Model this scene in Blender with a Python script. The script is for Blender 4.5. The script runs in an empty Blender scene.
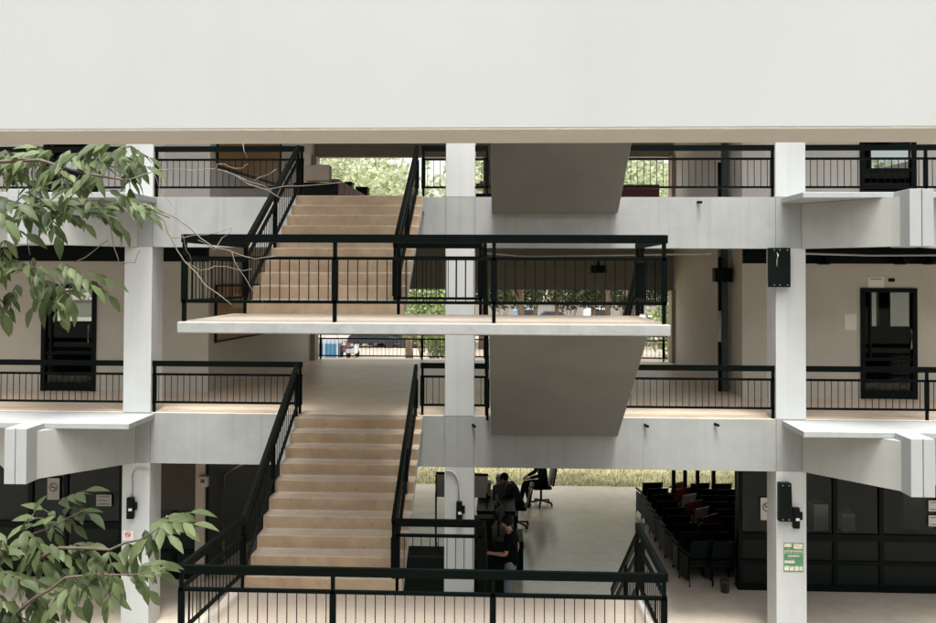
import bpy, math, random
from mathutils import Vector, Matrix
random.seed(11)
R = math.radians
scene = bpy.context.scene
col = scene.collection

# ------------------------------------------------------------------ camera numbers
CF, CP, CY, CR, CS, CD, CE = 807.14, 0.0168, 0.0398, 0.0039, -49.65, 13.262, 5.910
def cam_axes():
    c, s = math.cos(CY), math.sin(CY)
    rx = Vector((c, s, 0)); fy = Vector((-s, c, 0)); uz = Vector((0, 0, 1))
    c, s = math.cos(CP), math.sin(CP)
    f = fy * c + uz * s; u = uz * c - fy * s
    c, s = math.cos(CR), math.sin(CR)
    return rx * c + u * s, u * c - rx * s, f
AR, AU, AF = cam_axes()
CAM = Vector((0, -CD, CE))
def ray(u, v):
    return AF + AR * ((u - 468) / CF) - AU * ((v - 311.5 - CS) / CF)
def at(u, v, y):
    d = ray(u, v); return CAM + d * ((y - CAM.y) / d.y)
def atz(u, v, z):
    d = ray(u, v); return CAM + d * ((z - CAM.z) / d.z)

# ------------------------------------------------------------------ materials
MATS = {}
def mat(name, c, rough=.6, var=.06, scale=3.0, bump=0.0, bscale=60, metal=0.0, streak=0.0, spec=.5, stain=None, dust=0.0):
    m = bpy.data.materials.new(name); m.use_nodes = True
    nt = m.node_tree; n = nt.nodes; l = nt.links
    b = n['Principled BSDF']
    b.inputs['Roughness'].default_value = rough; b.inputs['Metallic'].default_value = metal
    b.inputs['Specular IOR Level'].default_value = spec
    geo = n.new('ShaderNodeNewGeometry')
    nz = n.new('ShaderNodeTexNoise'); nz.inputs['Scale'].default_value = scale; nz.inputs['Detail'].default_value = 6
    nz.inputs['Roughness'].default_value = .65
    l.new(geo.outputs['Position'], nz.inputs['Vector'])
    cr = n.new('ShaderNodeValToRGB')
    lo = [max(0, x * (1 - var * 1.6)) for x in c]; hi = [min(1, x * (1 + var)) for x in c]
    cr.color_ramp.elements[0].position = .3; cr.color_ramp.elements[1].position = .7
    cr.color_ramp.elements[0].color = (*lo, 1); cr.color_ramp.elements[1].color = (*hi, 1)
    l.new(nz.outputs['Fac'], cr.inputs['Fac'])
    out = cr.outputs['Color']
    def mul(out, vec_scale, sc, p0, p1, amount, tint=(0, 0, 0), detail=4):
        mp = n.new('ShaderNodeMapping'); mp.inputs['Scale'].default_value = vec_scale
        l.new(geo.outputs['Position'], mp.inputs['Vector'])
        z = n.new('ShaderNodeTexNoise'); z.inputs['Scale'].default_value = sc; z.inputs['Detail'].default_value = detail
        l.new(mp.outputs['Vector'], z.inputs['Vector'])
        r = n.new('ShaderNodeMapRange'); r.inputs['From Min'].default_value = p0; r.inputs['From Max'].default_value = p1
        r.inputs['To Max'].default_value = amount
        l.new(z.outputs['Fac'], r.inputs['Value'])
        x = n.new('ShaderNodeMix'); x.data_type = 'RGBA'
        l.new(r.outputs['Result'], x.inputs['Factor']); l.new(out, x.inputs['A']); x.inputs['B'].default_value = (*tint, 1)
        return x.outputs['Result']
    if streak:
        out = mul(out, (5, 5, .22), 1.6, .54, .72, streak, (c[0] * .45, c[1] * .43, c[2] * .4))
        out = mul(out, (9, 9, .15), 1.1, .60, .74, streak * .8, (min(1, c[0] * 1.3), min(1, c[1] * 1.3), min(1, c[2] * 1.3)))
    if stain:
        out = mul(out, (1, 1, 1), 2.6, .45, .75, .75, stain)
        out = mul(out, (1, 1, 1), 14, .55, .8, .35, [x * .5 for x in stain])
    l.new(out, b.inputs['Base Color'])
    if dust:
        rr = n.new('ShaderNodeMapRange'); rr.inputs['To Min'].default_value = rough - dust; rr.inputs['To Max'].default_value = min(1, rough + dust)
        l.new(nz.outputs['Fac'], rr.inputs['Value']); l.new(rr.outputs['Result'], b.inputs['Roughness'])
    if bump:
        bz = n.new('ShaderNodeTexNoise'); bz.inputs['Scale'].default_value = bscale; bz.inputs['Detail'].default_value = 5
        l.new(geo.outputs['Position'], bz.inputs['Vector'])
        bn = n.new('ShaderNodeBump'); bn.inputs['Strength'].default_value = bump; bn.inputs['Distance'].default_value = .01
        l.new(bz.outputs['Fac'], bn.inputs['Height']); l.new(bn.outputs['Normal'], b.inputs['Normal'])
    MATS[name] = m
    return m

def glass_mat(name, tint, gloss=.45):
    m = bpy.data.materials.new(name); m.use_nodes = True
    nt = m.node_tree; n = nt.nodes; l = nt.links
    n.remove(n['Principled BSDF'])
    o = n['Material Output']
    t = n.new('ShaderNodeBsdfTransparent'); t.inputs['Color'].default_value = (*tint, 1)
    g = n.new('ShaderNodeBsdfGlossy'); g.inputs['Roughness'].default_value = .03; g.inputs['Color'].default_value = (gloss,) * 3 + (1,)
    fr = n.new('ShaderNodeFresnel'); fr.inputs['IOR'].default_value = 1.5
    x = n.new('ShaderNodeMixShader')
    l.new(fr.outputs[0], x.inputs[0]); l.new(t.outputs[0], x.inputs[1]); l.new(g.outputs[0], x.inputs[2])
    l.new(x.outputs[0], o.inputs['Surface'])
    MATS[name] = m
    return m

def leaf_mat(name, c1, c2, trans=.35):
    m = bpy.data.materials.new(name); m.use_nodes = True
    nt = m.node_tree; n = nt.nodes; l = nt.links
    b = n['Principled BSDF']; b.inputs['Roughness'].default_value = .5
    b.inputs['Specular IOR Level'].default_value = .25
    a = n.new('ShaderNodeAttribute'); a.attribute_name = 'tint'
    cr = n.new('ShaderNodeValToRGB'); cr.color_ramp.elements[0].color = (*c1, 1); cr.color_ramp.elements[1].color = (*c2, 1)
    l.new(a.outputs['Fac'], cr.inputs['Fac']); l.new(cr.outputs['Color'], b.inputs['Base Color'])
    t = n.new('ShaderNodeBsdfTranslucent'); l.new(cr.outputs['Color'], t.inputs['Color'])
    x = n.new('ShaderNodeMixShader'); x.inputs[0].default_value = trans
    l.new(b.outputs[0], x.inputs[1]); l.new(t.outputs[0], x.inputs[2]); l.new(x.outputs[0], n['Material Output'].inputs['Surface'])
    MATS[name] = m
    return m

mat('band_paint', (.535, .56, .54), .75, .03, .7, .022, 40, streak=.03)
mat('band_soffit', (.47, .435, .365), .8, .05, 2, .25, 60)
mat('white_paint', (.52, .535, .52), .65, .03, 2, .06, 40, streak=.12)
mat('grey_paint', (.315, .325, .31), .7, .08, 1.6, .12, 30, streak=.2)
mat('bay_paint', (.39, .39, .36), .7, .05, 2, .1, 30, streak=.15)
mat('slab_paint', (.33, .338, .322), .75, .10, 5, .2, 40, streak=.12)
mat('ledge_paint', (.345, .36, .35), .65, .04, 2, .08, 30, streak=.12)
mat('wall_paint', (.63, .625, .59), .7, .04, 1.2, .06, 40, streak=.06)
mat('soffit_shade', (.155, .154, .132), .8, .10, .9, .05, 30)  # flight undersides: their shade is painted in as a dark olive grey
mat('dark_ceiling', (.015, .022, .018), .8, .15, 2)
mat('wall_shade_beige', (.52, .49, .415), .7, .05, 1.2, .06, 40, streak=.06)  # second floor walls: corridor shade put into a darker, beiger tone
mat('post_beige', (.40, .34, .27), .7, .05, 2)
mat('tread_terrazzo_lit', (.45, .375, .295), .5, .08, 4, .06, 70, stain=(.38, .30, .23))  # paler than the risers, the light from above put into the colour
mat('floor_terrazzo', (.78, .63, .49), .38, .06, 1.2, stain=(.66, .50, .37), dust=.06, spec=.35)
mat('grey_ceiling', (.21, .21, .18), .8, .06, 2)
mat('lintel_paint', (.28, .275, .225), .8, .06, 2)
mat('wing_wall', (.38, .37, .34), .8, .06, 1)
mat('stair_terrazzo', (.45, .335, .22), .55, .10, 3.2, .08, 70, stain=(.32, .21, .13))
mat('landing_terrazzo', (.42, .355, .285), .5, .06, 2, .05, 60)
mat('ground_concrete', (.66, .57, .465), .22, .06, .8, stain=(.54, .46, .37), dust=.06, spec=.55)
mat('courtyard_paving', (.27, .25, .215), .7, .10, 1.0, .15, 20)
mat('rail_paint', (.0013, .0033, .0026), .5, .12, 8, spec=.07)
mat('black_metal', (.001, .0045, .0032), .5, .1, 6, spec=.12)
mat('black_plastic', (.001, .0045, .0032), .5, .1, 6, spec=.14)
mat('steel', (.45, .45, .44), .35, .05, 8, metal=1)
mat('board_brown', (.36, .19, .06), .55, .12, 5, .1, 60)
mat('board_cream', (.55, .47, .36), .6, .05, 5)
mat('cream_box', (.33, .275, .225), .7, .05, 4)
mat('maroon', (.22, .075, .08), .6, .15, 6)
mat('red_seat', (.32, .035, .035), .5, .1, 6)
mat('pale_seat', (.7, .68, .64), .5, .05, 6)
mat('teal_pipe', (.055, .085, .085), .45, .15, 5)
mat('pipe_grey', (.42, .42, .40), .5, .05, 5)
mat('paper', (.75, .73, .70), .7, .03, 20)
mat('paper_grey', (.38, .36, .33), .7, .05, 20)
mat('ink', (.05, .05, .05), .6)
mat('red_ink', (.55, .06, .06), .6)
mat('poster_green', (.10, .28, .16), .5, .35, 25)
mat('poster_cream', (.72, .66, .50), .5, .25, 40)
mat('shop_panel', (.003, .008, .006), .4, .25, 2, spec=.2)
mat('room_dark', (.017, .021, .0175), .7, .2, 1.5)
mat('office_curtain', (.22, .195, .15), .8, .15, 5)
mat('curtain', (.045, .040, .027), .8, .1, 3)
mat('skin', (.40, .22, .15), .55, .05, 10)
mat('hair', (.004, .004, .004), .6, .2, 30, spec=.15)
mat('black_cloth', (.002, .0045, .004), .9, .2, 10, spec=.08)
mat('grey_cloth', (.04, .04, .037), .9, .2, 10, spec=.1)
mat('teal_cloth', (.010, .03, .03), .8, .2, 8, spec=.15)
mat('jeans', (.12, .16, .19), .8, .2, 12)
mat('bark', (.22, .165, .12), .9, .3, 8, .5, 20)
mat('limb_bark', (.13, .10, .075), .9, .25, 14, .3, 60)
mat('twig', (.20, .165, .13), .85, .2, 12, .2, 60)
mat('grass_ground', (.42, .38, .20), .95, .35, .6, .5, 12)
mat('sand_ground', (.31, .26, .215), .95, .12, .25, .2, 6)
mat('asphalt', (.30, .28, .26), .9, .1, .5)
mat('car_white', (.75, .75, .75), .3)
mat('car_dark', (.03, .035, .04), .3)
mat('car_blue', (.15, .30, .42), .35)
mat('tarp_blue', (.10, .28, .45), .6, .1, 2)
mat('tyre', (.02, .02, .02), .8)
mat('stone_wall', (.22, .20, .175), .8, .1, .6)
mat('bin_green', (.045, .05, .022), .6)
mat('tipped_table', (.40, .385, .36), .6, .06, 4)
mat('roof_far', (.16, .13, .13), .7, .1, 2)
glass_mat('door_glass', (.62, .66, .64))
glass_mat('clear_glass', (.55, .58, .57))
glass_mat('shop_glass', (.78, .85, .81), .25)
leaf_mat('near_leaf', (.032, .052, .018), (.165, .21, .088), .3)
leaf_mat('grass_leaf', (.26, .27, .12), (.58, .54, .32), .4)
leaf_mat('far_leaf', (.18, .23, .10), (.54, .56, .36), .5)
leaf_mat('hedge_leaf', (.03, .05, .02), (.16, .18, .09), .3)
leaf_mat('bush_leaf', (.10, .16, .05), (.34, .40, .18), .4)

# ------------------------------------------------------------------ mesh builder
class MB:
    def __init__(s): s.v = []; s.f = []; s.m = []; s.t = []; s.sm = []
    def face(s, ids, m=0, smooth=False): s.f.append(ids); s.m.append(m); s.sm.append(smooth)
    def pts(s, ps, t=.5):
        i = len(s.v); s.v += [Vector(p) for p in ps]; s.t += [t] * len(ps); return i
    def hexa(s, p, m=0):
        i = s.pts(p)
        for q in ((0, 3, 2, 1), (4, 5, 6, 7), (0, 1, 5, 4), (1, 2, 6, 5), (2, 3, 7, 6), (3, 0, 4, 7)):
            s.face([i + k for k in q], m)
        return s
    def box(s, x0, x1, y0, y1, z0, z1, m=0):
        return s.hexa([(x0, y0, z0), (x1, y0, z0), (x1, y1, z0), (x0, y1, z0), (x0, y0, z1), (x1, y0, z1), (x1, y1, z1), (x0, y1, z1)], m)
    def bar(s, a, b, w, h, m=0):
        """box along a-b; w sideways, h in the vertical plane"""
        a = Vector(a); b = Vector(b); d = (b - a).normalized()
        up = Vector((0, 0, 1)) if abs(d.z) < .95 else Vector((0, 1, 0))
        if abs(d.z) >= .95: side = Vector((1, 0, 0)); up2 = Vector((0, 1, 0))
        else: side = d.cross(up).normalized(); up2 = side.cross(d).normalized()
        x = side * (w / 2); y = up2 * (h / 2)
        return s.hexa([a - x - y, a + x - y, b + x - y, b - x - y, a - x + y, a + x + y, b + x + y, b - x + y], m)
    def prism(s, poly, z0, z1, m=0):
        n = len(poly); i = s.pts([(x, y, z0) for x, y in poly]); s.pts([(x, y, z1) for x, y in poly])
        s.face([i + k for k in range(n)][::-1], m); s.face([i + n + k for k in range(n)], m)
        for k in range(n): s.face([i + k, i + (k + 1) % n, i + n + (k + 1) % n, i + n + k], m)
        return s
    def tube(s, ps, rs, n=8, m=0, cap=True):
        ps = [Vector(p) for p in ps]
        if not isinstance(rs, (list, tuple)): rs = [rs] * len(ps)
        rings = []
        for k, p in enumerate(ps):
            d = (ps[min(k + 1, len(ps) - 1)] - ps[max(k - 1, 0)]).normalized()
            a = d.cross(Vector((0, 0, 1)));
            if a.length < .05: a = d.cross(Vector((1, 0, 0)))
            a.normalize(); b = d.cross(a)
            rings.append(s.pts([p + (a * math.cos(t * 2 * math.pi / n) + b * math.sin(t * 2 * math.pi / n)) * rs[k] for t in range(n)]))
        for k in range(len(ps) - 1):
            for t in range(n):
                s.face([rings[k] + t, rings[k] + (t + 1) % n, rings[k + 1] + (t + 1) % n, rings[k + 1] + t], m, True)
        if cap:
            s.face([rings[0] + t for t in range(n)][::-1], m); s.face([rings[-1] + t for t in range(n)], m)
        return s
    def lathe(s, prof, c=(0, 0, 0), n=16, m=0):
        c = Vector(c); rings = [s.pts([c + Vector((r * math.cos(t * 2 * math.pi / n), r * math.sin(t * 2 * math.pi / n), z)) for t in range(n)]) for r, z in prof]
        for k in range(len(prof) - 1):
            for t in range(n): s.face([rings[k] + t, rings[k] + (t + 1) % n, rings[k + 1] + (t + 1) % n, rings[k + 1] + t], m, True)
        s.face([rings[0] + t for t in range(n)][::-1], m); s.face([rings[-1] + t for t in range(n)], m)
        return s
    def ball(s, c, r, n=10, m=0, sc=(1, 1, 1)):
        c = Vector(c); k0 = []
        for j in range(1, n // 2 + 2):
            th = math.pi * (j - .5) / (n // 2 + 1)
            k0.append(s.pts([c + Vector((r * sc[0] * math.sin(th) * math.cos(t * 2 * math.pi / n), r * sc[1] * math.sin(th) * math.sin(t * 2 * math.pi / n), r * sc[2] * math.cos(th))) for t in range(n)]))
        for j in range(len(k0) - 1):
            for t in range(n): s.face([k0[j] + t, k0[j + 1] + t, k0[j + 1] + (t + 1) % n, k0[j] + (t + 1) % n], m, True)
        s.face([k0[0] + t for t in range(n)], m, True); s.face([k0[-1] + t for t in range(n)][::-1], m, True)
        return s
    def leaf(s, base, d, nrm, L, W, curl=.25, t=.5, m=0):
        d = d.normalized(); side = d.cross(nrm)
        if side.length < .02: side = d.cross(Vector((.3, .7, .2)))
        side.normalize(); up = side.cross(d).normalized()
        prof = [(0, 0), (.14, .52), (.38, 1.0), (.65, .82), (.86, .38), (1.0, 0)]
        mid = []; lf = []; rt = []
        for q, w in prof:
            c = base + d * (L * q) - up * (curl * L * q * q)
            mid.append(c); lf.append(c + side * (W * w / 2) + up * (.16 * W * w)); rt.append(c - side * (W * w / 2) + up * (.16 * W * w))
        n = len(prof)
        i = s.pts(mid + lf + rt, t)
        for k in range(n - 1):
            for o, fl in ((n, False), (2 * n, True)):
                q = [i + k, i + k + 1, i + o + k + 1, i + o + k]
                if k == 0: q = [i + k, i + k + 1, i + o + k + 1]
                if k == n - 2: q = [i + k, i + k + 1, i + o + k]
                s.face(q[::-1] if fl else q, m, True)
        return s
    def build(s, name, mats, parent=None, bevel=0, tint=False):
        if not isinstance(mats, (list, tuple)): mats = [mats]
        off = Vector(parent.get('_o', (0, 0, 0))) if parent is not None else Vector((0, 0, 0))
        me = bpy.data.meshes.new(name)
        me.from_pydata([v - off for v in s.v], [], s.f); 
        for q in mats: me.materials.append(MATS[q])
        me.polygons.foreach_set('material_index', s.m); me.polygons.foreach_set('use_smooth', s.sm)
        if tint:
            a = me.attributes.new('tint', 'FLOAT', 'POINT'); a.data.foreach_set('value', s.t)
        me.update()
        o = bpy.data.objects.new(name, me); col.objects.link(o)
        if parent is not None: o.parent = parent; o['_o'] = tuple(off)
        if bevel:
            b = o.modifiers.new('bevel', 'BEVEL'); b.width = bevel; b.segments = 2; b.limit_method = 'ANGLE'; b.angle_limit = R(40)
        return o

def tag(o, label=None, cat=None, group=None, kind=None):
    if label: o['label'] = label
    if cat: o['category'] = cat
    if group: o['group'] = group
    if kind: o['kind'] = kind
    return o
def thing(name, loc, label, cat, group=None):
    o = bpy.data.objects.new(name, None); col.objects.link(o); o.location = loc; o['_o'] = tuple(loc)
    o.empty_display_size = .1
    return tag(o, label, cat, group)
def copy_tree(o, parent=None):
    c = o.copy(); col.objects.link(c)
    if parent is not None: c.parent = parent
    for ch in list(o.children): copy_tree(ch, c)
    return c

L2, L3, L4 = 3.6, 7.2, 10.8
BD = .834                     # beam depth
COLX = {'l': (-6.28, -5.81), 'm': (-.90, -.42), 'r': (4.46, 4.94)}
ROWY = 2.35                   # corridor back wall
FARY = 8.75                   # far side of the building

# ------------------------------------------------------------------ ground
g = MB()
i = g.pts([(-400, -60, -.03), (400, -60, -.03), (400, 700, -.03), (-400, 700, -.03)]); g.face([i, i + 1, i + 2, i + 3])
tag(g.build('ground', 'sand_ground'), kind='structure')
g = MB(); g.box(-16, 16, -14.5, 0, -.3, 0); tag(g.build('courtyard_floor', 'courtyard_paving'), kind='structure')
g = MB(); g.box(-16, 16, 0, 9.62, -.3, .004); tag(g.build('passage_floor', 'ground_concrete'), kind='structure')
g = MB(); g.box(-40, 40, 9.62, 15.5, -.3, -.012); tag(g.build('lawn', 'grass_ground'), kind='structure')

# ------------------------------------------------------------------ the building
B = thing('school_building', (0, 0, 0), 'white and grey concrete school building with open corridors, columns and stairwell passage', 'building')
for k, (x0, x1) in COLX.items():
    c = MB()
    zs = [(0, L2 - BD), (L2 + .002, L3 - BD), (L3 + .002, L4 - BD)]
    for z0, z1 in zs: c.box(x0, x1, 0, .46, z0, z1)
    c.build('column', 'white_paint', B, .008)
for k, (x0, x1) in COLX.items():          # column faces in the beam zone: a painted line wide, a hair proud
    pass
for x in (-11.9, 9.8):
    c = MB(); c.box(x, x + .48, 0, .46, 0, L2 - BD).box(x, x + .48, 0, .46, L2, L3 - BD).box(x, x + .48, 0, .46, L3, L4 - BD)
    c.build('column', 'white_paint', B)

# beams between the wings (front face at y=0) with joints at the columns
XL, XRr = -6.06, 4.876
for z in (L2, L3, L4):
    b = MB()
    xs = [XL, COLX['l'][1], COLX['m'][0], COLX['m'][1], COLX['r'][0], XRr]
    for a, e in zip(xs[:-1], xs[1:]): b.box(a + .004, e - .004, .0, .25, z - BD, z)
    b.box(XL, XRr, .012, .24, z - BD + .01, z - .01)
    b.build('beam', 'grey_paint', B)
    # slanted bay walls, piers and ledges of the two wings, repeated past the frame
    for sgn, x_in in ((1, XRr), (-1, XL)):
        def q(dx, y): return (x_in + sgn * dx, y)
        dx1, dx2, dx3 = 1.02, 1.36, 2.38
        y1, y2 = -1.12, -1.40
        w = MB()
        def pr(poly, z0, z1, m=0, mb=None):
            (mb or w).prism(poly if sgn > 0 else poly[::-1], z0, z1, m)
        zt = z - .105
        pr([q(.002, 0), q(dx1, y1), q(dx1, y1 + .28), q(.002, .25)], z - BD, zt)
        pr([q(dx2, y1), q(dx3, 0), q(dx3, .25), q(dx2, y1 + .28)], z - BD, zt)
        pr([q(dx3 + .003, 0), q(dx3 + 3.0, 0), q(dx3 + 3.0, .25), q(dx3 + .003, .25)], z - BD, zt)
        w.build('bay_wall', 'bay_paint', B)
        p = MB()
        for d0, d1 in ((dx1, dx1 + .166), (dx1 + .178, dx2)):
            pr([q(d0, y2), q(d1, y2), q(d1, -.934), q(d0, -.934)], z - BD - .012, z - .014, 0, p)
            pr([q(d0, -.9338), q(d1, -.9338), q(d1, y1 + .3), q(d0, y1 + .3)], z - BD - .012, z - .104, 0, p)
        pr([q(dx1 + .02, y2 + .03), q(dx2 - .02, y2 + .03), q(dx2 - .02, y1 + .28), q(dx1 + .02, y1 + .28)], z - BD, zt - .02, 0, p)
        p.build('pier', 'ledge_paint', B, .006)
        e = MB()
        pr([q(-.32, -.93), q(dx3 + .35, -.93), q(dx3 + .35, -.003), q(-.32, -.003)], z - .1, z - .012, 0, e)
        e.build('ledge', 'ledge_paint', B, .008)
        u = MB()
        pr([q(.004, .0), q(5.4, .0), q(5.4, .27), q(.004, .27)], z - .1, z, 0, u)
        u.build('kerb', 'ledge_paint', B)

# slabs and floor finish
for z in (L2, L3, L4):
    s = MB(); s.box(-16, 16, .252, 9.1, z - .28, z - .004)
    s.build('floor_slab', 'grey_paint', B)
    s = MB(); s.box(-16, 16, .02, 9.08, z - .0035, z + .003)
    s.build('floor_finish', 'floor_terrazzo', B)
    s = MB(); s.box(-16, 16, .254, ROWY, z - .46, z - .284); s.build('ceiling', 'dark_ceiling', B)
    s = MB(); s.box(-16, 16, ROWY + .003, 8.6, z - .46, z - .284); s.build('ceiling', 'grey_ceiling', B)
s = MB(); s.box(-16, 16, 0, .25, L4 + .02, L4 + 1.1); s.build('roof_parapet', 'grey_paint', B)

# corridor back walls with door and window openings -----------------------------------
def wall_holes(mb, x0, x1, z0, z1, y0, y1, holes, m=0):
    xs = sorted({x0, x1} | {h[0] for h in holes} | {h[1] for h in holes})
    xs = [x for x in xs if x0 <= x <= x1]
    for a, b in zip(xs[:-1], xs[1:]):
        c = (a + b) / 2; hs = sorted([(h[2], h[3]) for h in holes if h[0] < c < h[1]])
        z = z0
        for lo, hi in hs:
            if lo > z: mb.box(a, b, y0, y1, z, lo, m)
            z = max(z, hi)
        if z < z1: mb.box(a, b, y0, y1, z, z1, m)
XCL, XCR = -5.70, 4.62        # passage corners at the back wall
DR, DLft = (6.84, 7.87), (-9.03, -7.95)
for z in (L2, L3):
    top = z + 3.6 - .46; wm = 'wall_shade_beige' if z == L2 else 'wall_paint'
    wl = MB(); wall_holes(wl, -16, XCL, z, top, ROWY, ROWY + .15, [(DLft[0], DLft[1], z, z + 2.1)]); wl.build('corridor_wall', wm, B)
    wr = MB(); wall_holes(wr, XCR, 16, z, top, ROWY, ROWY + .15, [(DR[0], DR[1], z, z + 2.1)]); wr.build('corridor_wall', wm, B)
    # passage side walls
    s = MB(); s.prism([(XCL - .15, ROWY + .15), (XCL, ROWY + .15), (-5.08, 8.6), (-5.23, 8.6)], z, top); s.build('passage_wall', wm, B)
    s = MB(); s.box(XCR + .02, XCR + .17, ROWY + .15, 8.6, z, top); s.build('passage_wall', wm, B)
    # far wall of the rooms, with the windows one sees through the door glass
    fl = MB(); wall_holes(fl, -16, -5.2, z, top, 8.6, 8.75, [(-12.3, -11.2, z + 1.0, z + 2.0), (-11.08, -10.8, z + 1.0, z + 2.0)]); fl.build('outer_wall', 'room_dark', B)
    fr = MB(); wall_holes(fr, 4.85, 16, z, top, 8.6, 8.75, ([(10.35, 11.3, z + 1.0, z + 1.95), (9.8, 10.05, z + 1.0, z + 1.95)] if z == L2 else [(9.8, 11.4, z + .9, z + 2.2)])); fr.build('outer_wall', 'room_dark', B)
    # far lintel and the two slim posts of the passage opening
    lt = MB(); lt.box(-5.2, 4.85, 8.6, 8.8, z + 1.93, top); lt.build('lintel', 'lintel_paint', B)
    ps = MB(); ps.box(-5.2, -4.98, 8.35, 8.8, z, z + 1.93); ps.build('post', 'post_beige', B)
    ps = MB(); ps.box(4.55, 4.78, 8.35, 8.8, z, z + 1.93); ps.build('post', 'post_beige', B)
    # dark trunking under the ceiling along the back walls
    t = MB(); t.box(-16, XCL, ROWY - .1, ROWY - .005, z + 2.56, top + .01); t.build('cable_trunking', 'black_metal', B)
    t = MB(); t.box(XCR, 16, ROWY - .1, ROWY - .005, z + 2.56, top + .01); t.build('cable_trunking', 'black_metal', B)
    # side walls of the wings (end of building) close the rooms
    s = MB(); s.box(-16, -15.8, ROWY + .15, 8.6, z, top); s.box(15.8, 16, ROWY + .15, 8.6, z, top); s.build('end_wall', 'wall_paint', B)
# doors: frame, glazed leaf, handle
def door(x0, x1, z, hs, label):
    f = MB(); fw = .075
    f.box(x0 - .01, x0 + fw, ROWY - .03, ROWY + .12, z + .004, z + 2.1); f.box(x1 - fw, x1 + .01, ROWY - .03, ROWY + .12, z + .004, z + 2.1)
    f.box(x0 + fw, x1 - fw, ROWY - .03, ROWY + .12, z + 2.02, z + 2.1); f.box(x0 + fw, x1 - fw, ROWY - .02, ROWY + .1, z + .01, z + .16)
    xm = x1 - .36 if hs > 0 else x0 + .36
    f.box(x0 + fw, x1 - fw, ROWY - .015, ROWY + .06, z + .72, z + .78)
    f.box(x0 + .16, x0 + .2, ROWY - .012, ROWY + .06, z + .78, z + 2.02) if hs > 0 else f.box(x1 - .2, x1 - .16, ROWY - .012, ROWY + .06, z + .78, z + 2.02)
    d = f.build('door', 'black_metal', B); tag(d, label)
    p = MB(); p.box(x0 + fw, x1 - fw, ROWY + .02, ROWY + .03, z + .16, z + 2.02); p.build('pane', 'door_glass', d)
    p = MB(); p.box(x0 + fw, x1 - fw, ROWY + .035, ROWY + .05, z + .16, z + .72); p.build('kick_panel', 'black_plastic', d)
    hx = x1 - .12 if hs > 0 else x0 + .12
    h = MB(); h.tube([(hx, ROWY - .03, z + .95), (hx, ROWY - .07, z + .98), (hx, ROWY - .07, z + 1.30), (hx, ROWY - .03, z + 1.33)], .014, 8); h.build('handle', 'steel', d)
door(*DR, L2, 1, 'black glazed door of the second floor right wing')
door(*DR, L3, 1, 'black glazed door of the top floor right wing')
door(*DLft, L2, 1, 'black glazed door of the second floor left wing')
door(*DLft, L3, 1, 'black glazed door of the top floor left wing')

# dim furniture-free rooms have a few low partitions so the glass reads deep
# ------------------------------------------------------------------ ground floor fronts
def shopfront(x0, x1, mull, part_label):
    y = ROWY - .1
    f = MB()
    H = L2 - .46
    for x in mull: f.box(x - .04, x + .04, y - .03, y + .07, .02, H)
    f.box(x0, x1, y - .025, y + .065, 0.005, .12); f.box(x0, x1, y - .028, y + .068, .95, 1.08); f.box(x0, x1, y - .026, y + .066, .50, .58)
    f.box(x0, x1, y - .027, y + .067, 2.35, 2.45)
    w = f.build('shop_window', 'black_metal', B); tag(w, part_label)
    p = MB(); p.box(x0, x1, y + .005, y + .015, 1.08, H); p.build('pane', 'shop_glass', w)
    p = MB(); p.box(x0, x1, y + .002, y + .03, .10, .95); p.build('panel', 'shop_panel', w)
shopfront(4.5, 14, [4.54, 5.1, 6.3, 7.15, 8.7, 9.9, 11.2, 12.6], 'dark glazed office front on the ground floor right')
shopfront(-14, XCL, [-13, -11.6, -10.2, -9.15, -8.45, -7.35, -6.3, -5.75], 'dark glazed office front on the ground floor left')
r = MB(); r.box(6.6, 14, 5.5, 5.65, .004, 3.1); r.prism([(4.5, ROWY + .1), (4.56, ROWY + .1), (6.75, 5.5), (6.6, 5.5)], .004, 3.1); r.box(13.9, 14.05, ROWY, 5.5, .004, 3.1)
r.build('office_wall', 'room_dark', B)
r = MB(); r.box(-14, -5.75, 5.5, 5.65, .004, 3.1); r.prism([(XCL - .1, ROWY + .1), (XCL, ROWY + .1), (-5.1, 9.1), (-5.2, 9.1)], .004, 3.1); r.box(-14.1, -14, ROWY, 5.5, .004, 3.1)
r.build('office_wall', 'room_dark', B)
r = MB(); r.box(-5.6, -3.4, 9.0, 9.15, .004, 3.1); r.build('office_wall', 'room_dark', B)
# things behind the glass: curtain, cabinets, shelves
def solo(mb, name, m, label, cat, group=None, bevel=0, kind=None):
    return tag(mb.build(name, m, None, bevel), label, cat, group, kind)
m_ = MB(); m_.box(8.04, 8.62, 3.2, 3.24, .9, 2.9); solo(m_, 'curtain', 'office_curtain', 'brown curtain behind the right office window', 'curtain')
m_ = MB(); m_.box(-6.62, -5.85, ROWY - .16, ROWY - .135, 1.35, 2.7); solo(m_, 'blind', 'curtain', 'brown panel blind in the window beside the left column', 'blind')
for (x, w, h) in ((5.5, .42, 1.3), (6.2, .28, 1.42), (6.75, .25, 1.24)):
    m_ = MB(); m_.box(x, x + w, 3.0, 3.3, .9, h); m_.box(x + .03, x + w - .03, 2.985, 3.0, h - .12, h - .06)
    m_.box(x + .05, x + w - .05, 2.985, 3.0, 1.1, 1.16)
    solo(m_, 'file_box', 'paper', {5.5: 'wide pale file box behind the right office window', 6.2: 'tallest pale file box behind the right office window', 6.75: 'narrow file box nearest the brown curtain'}[x], 'box', 'file boxes behind the office glass')

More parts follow.
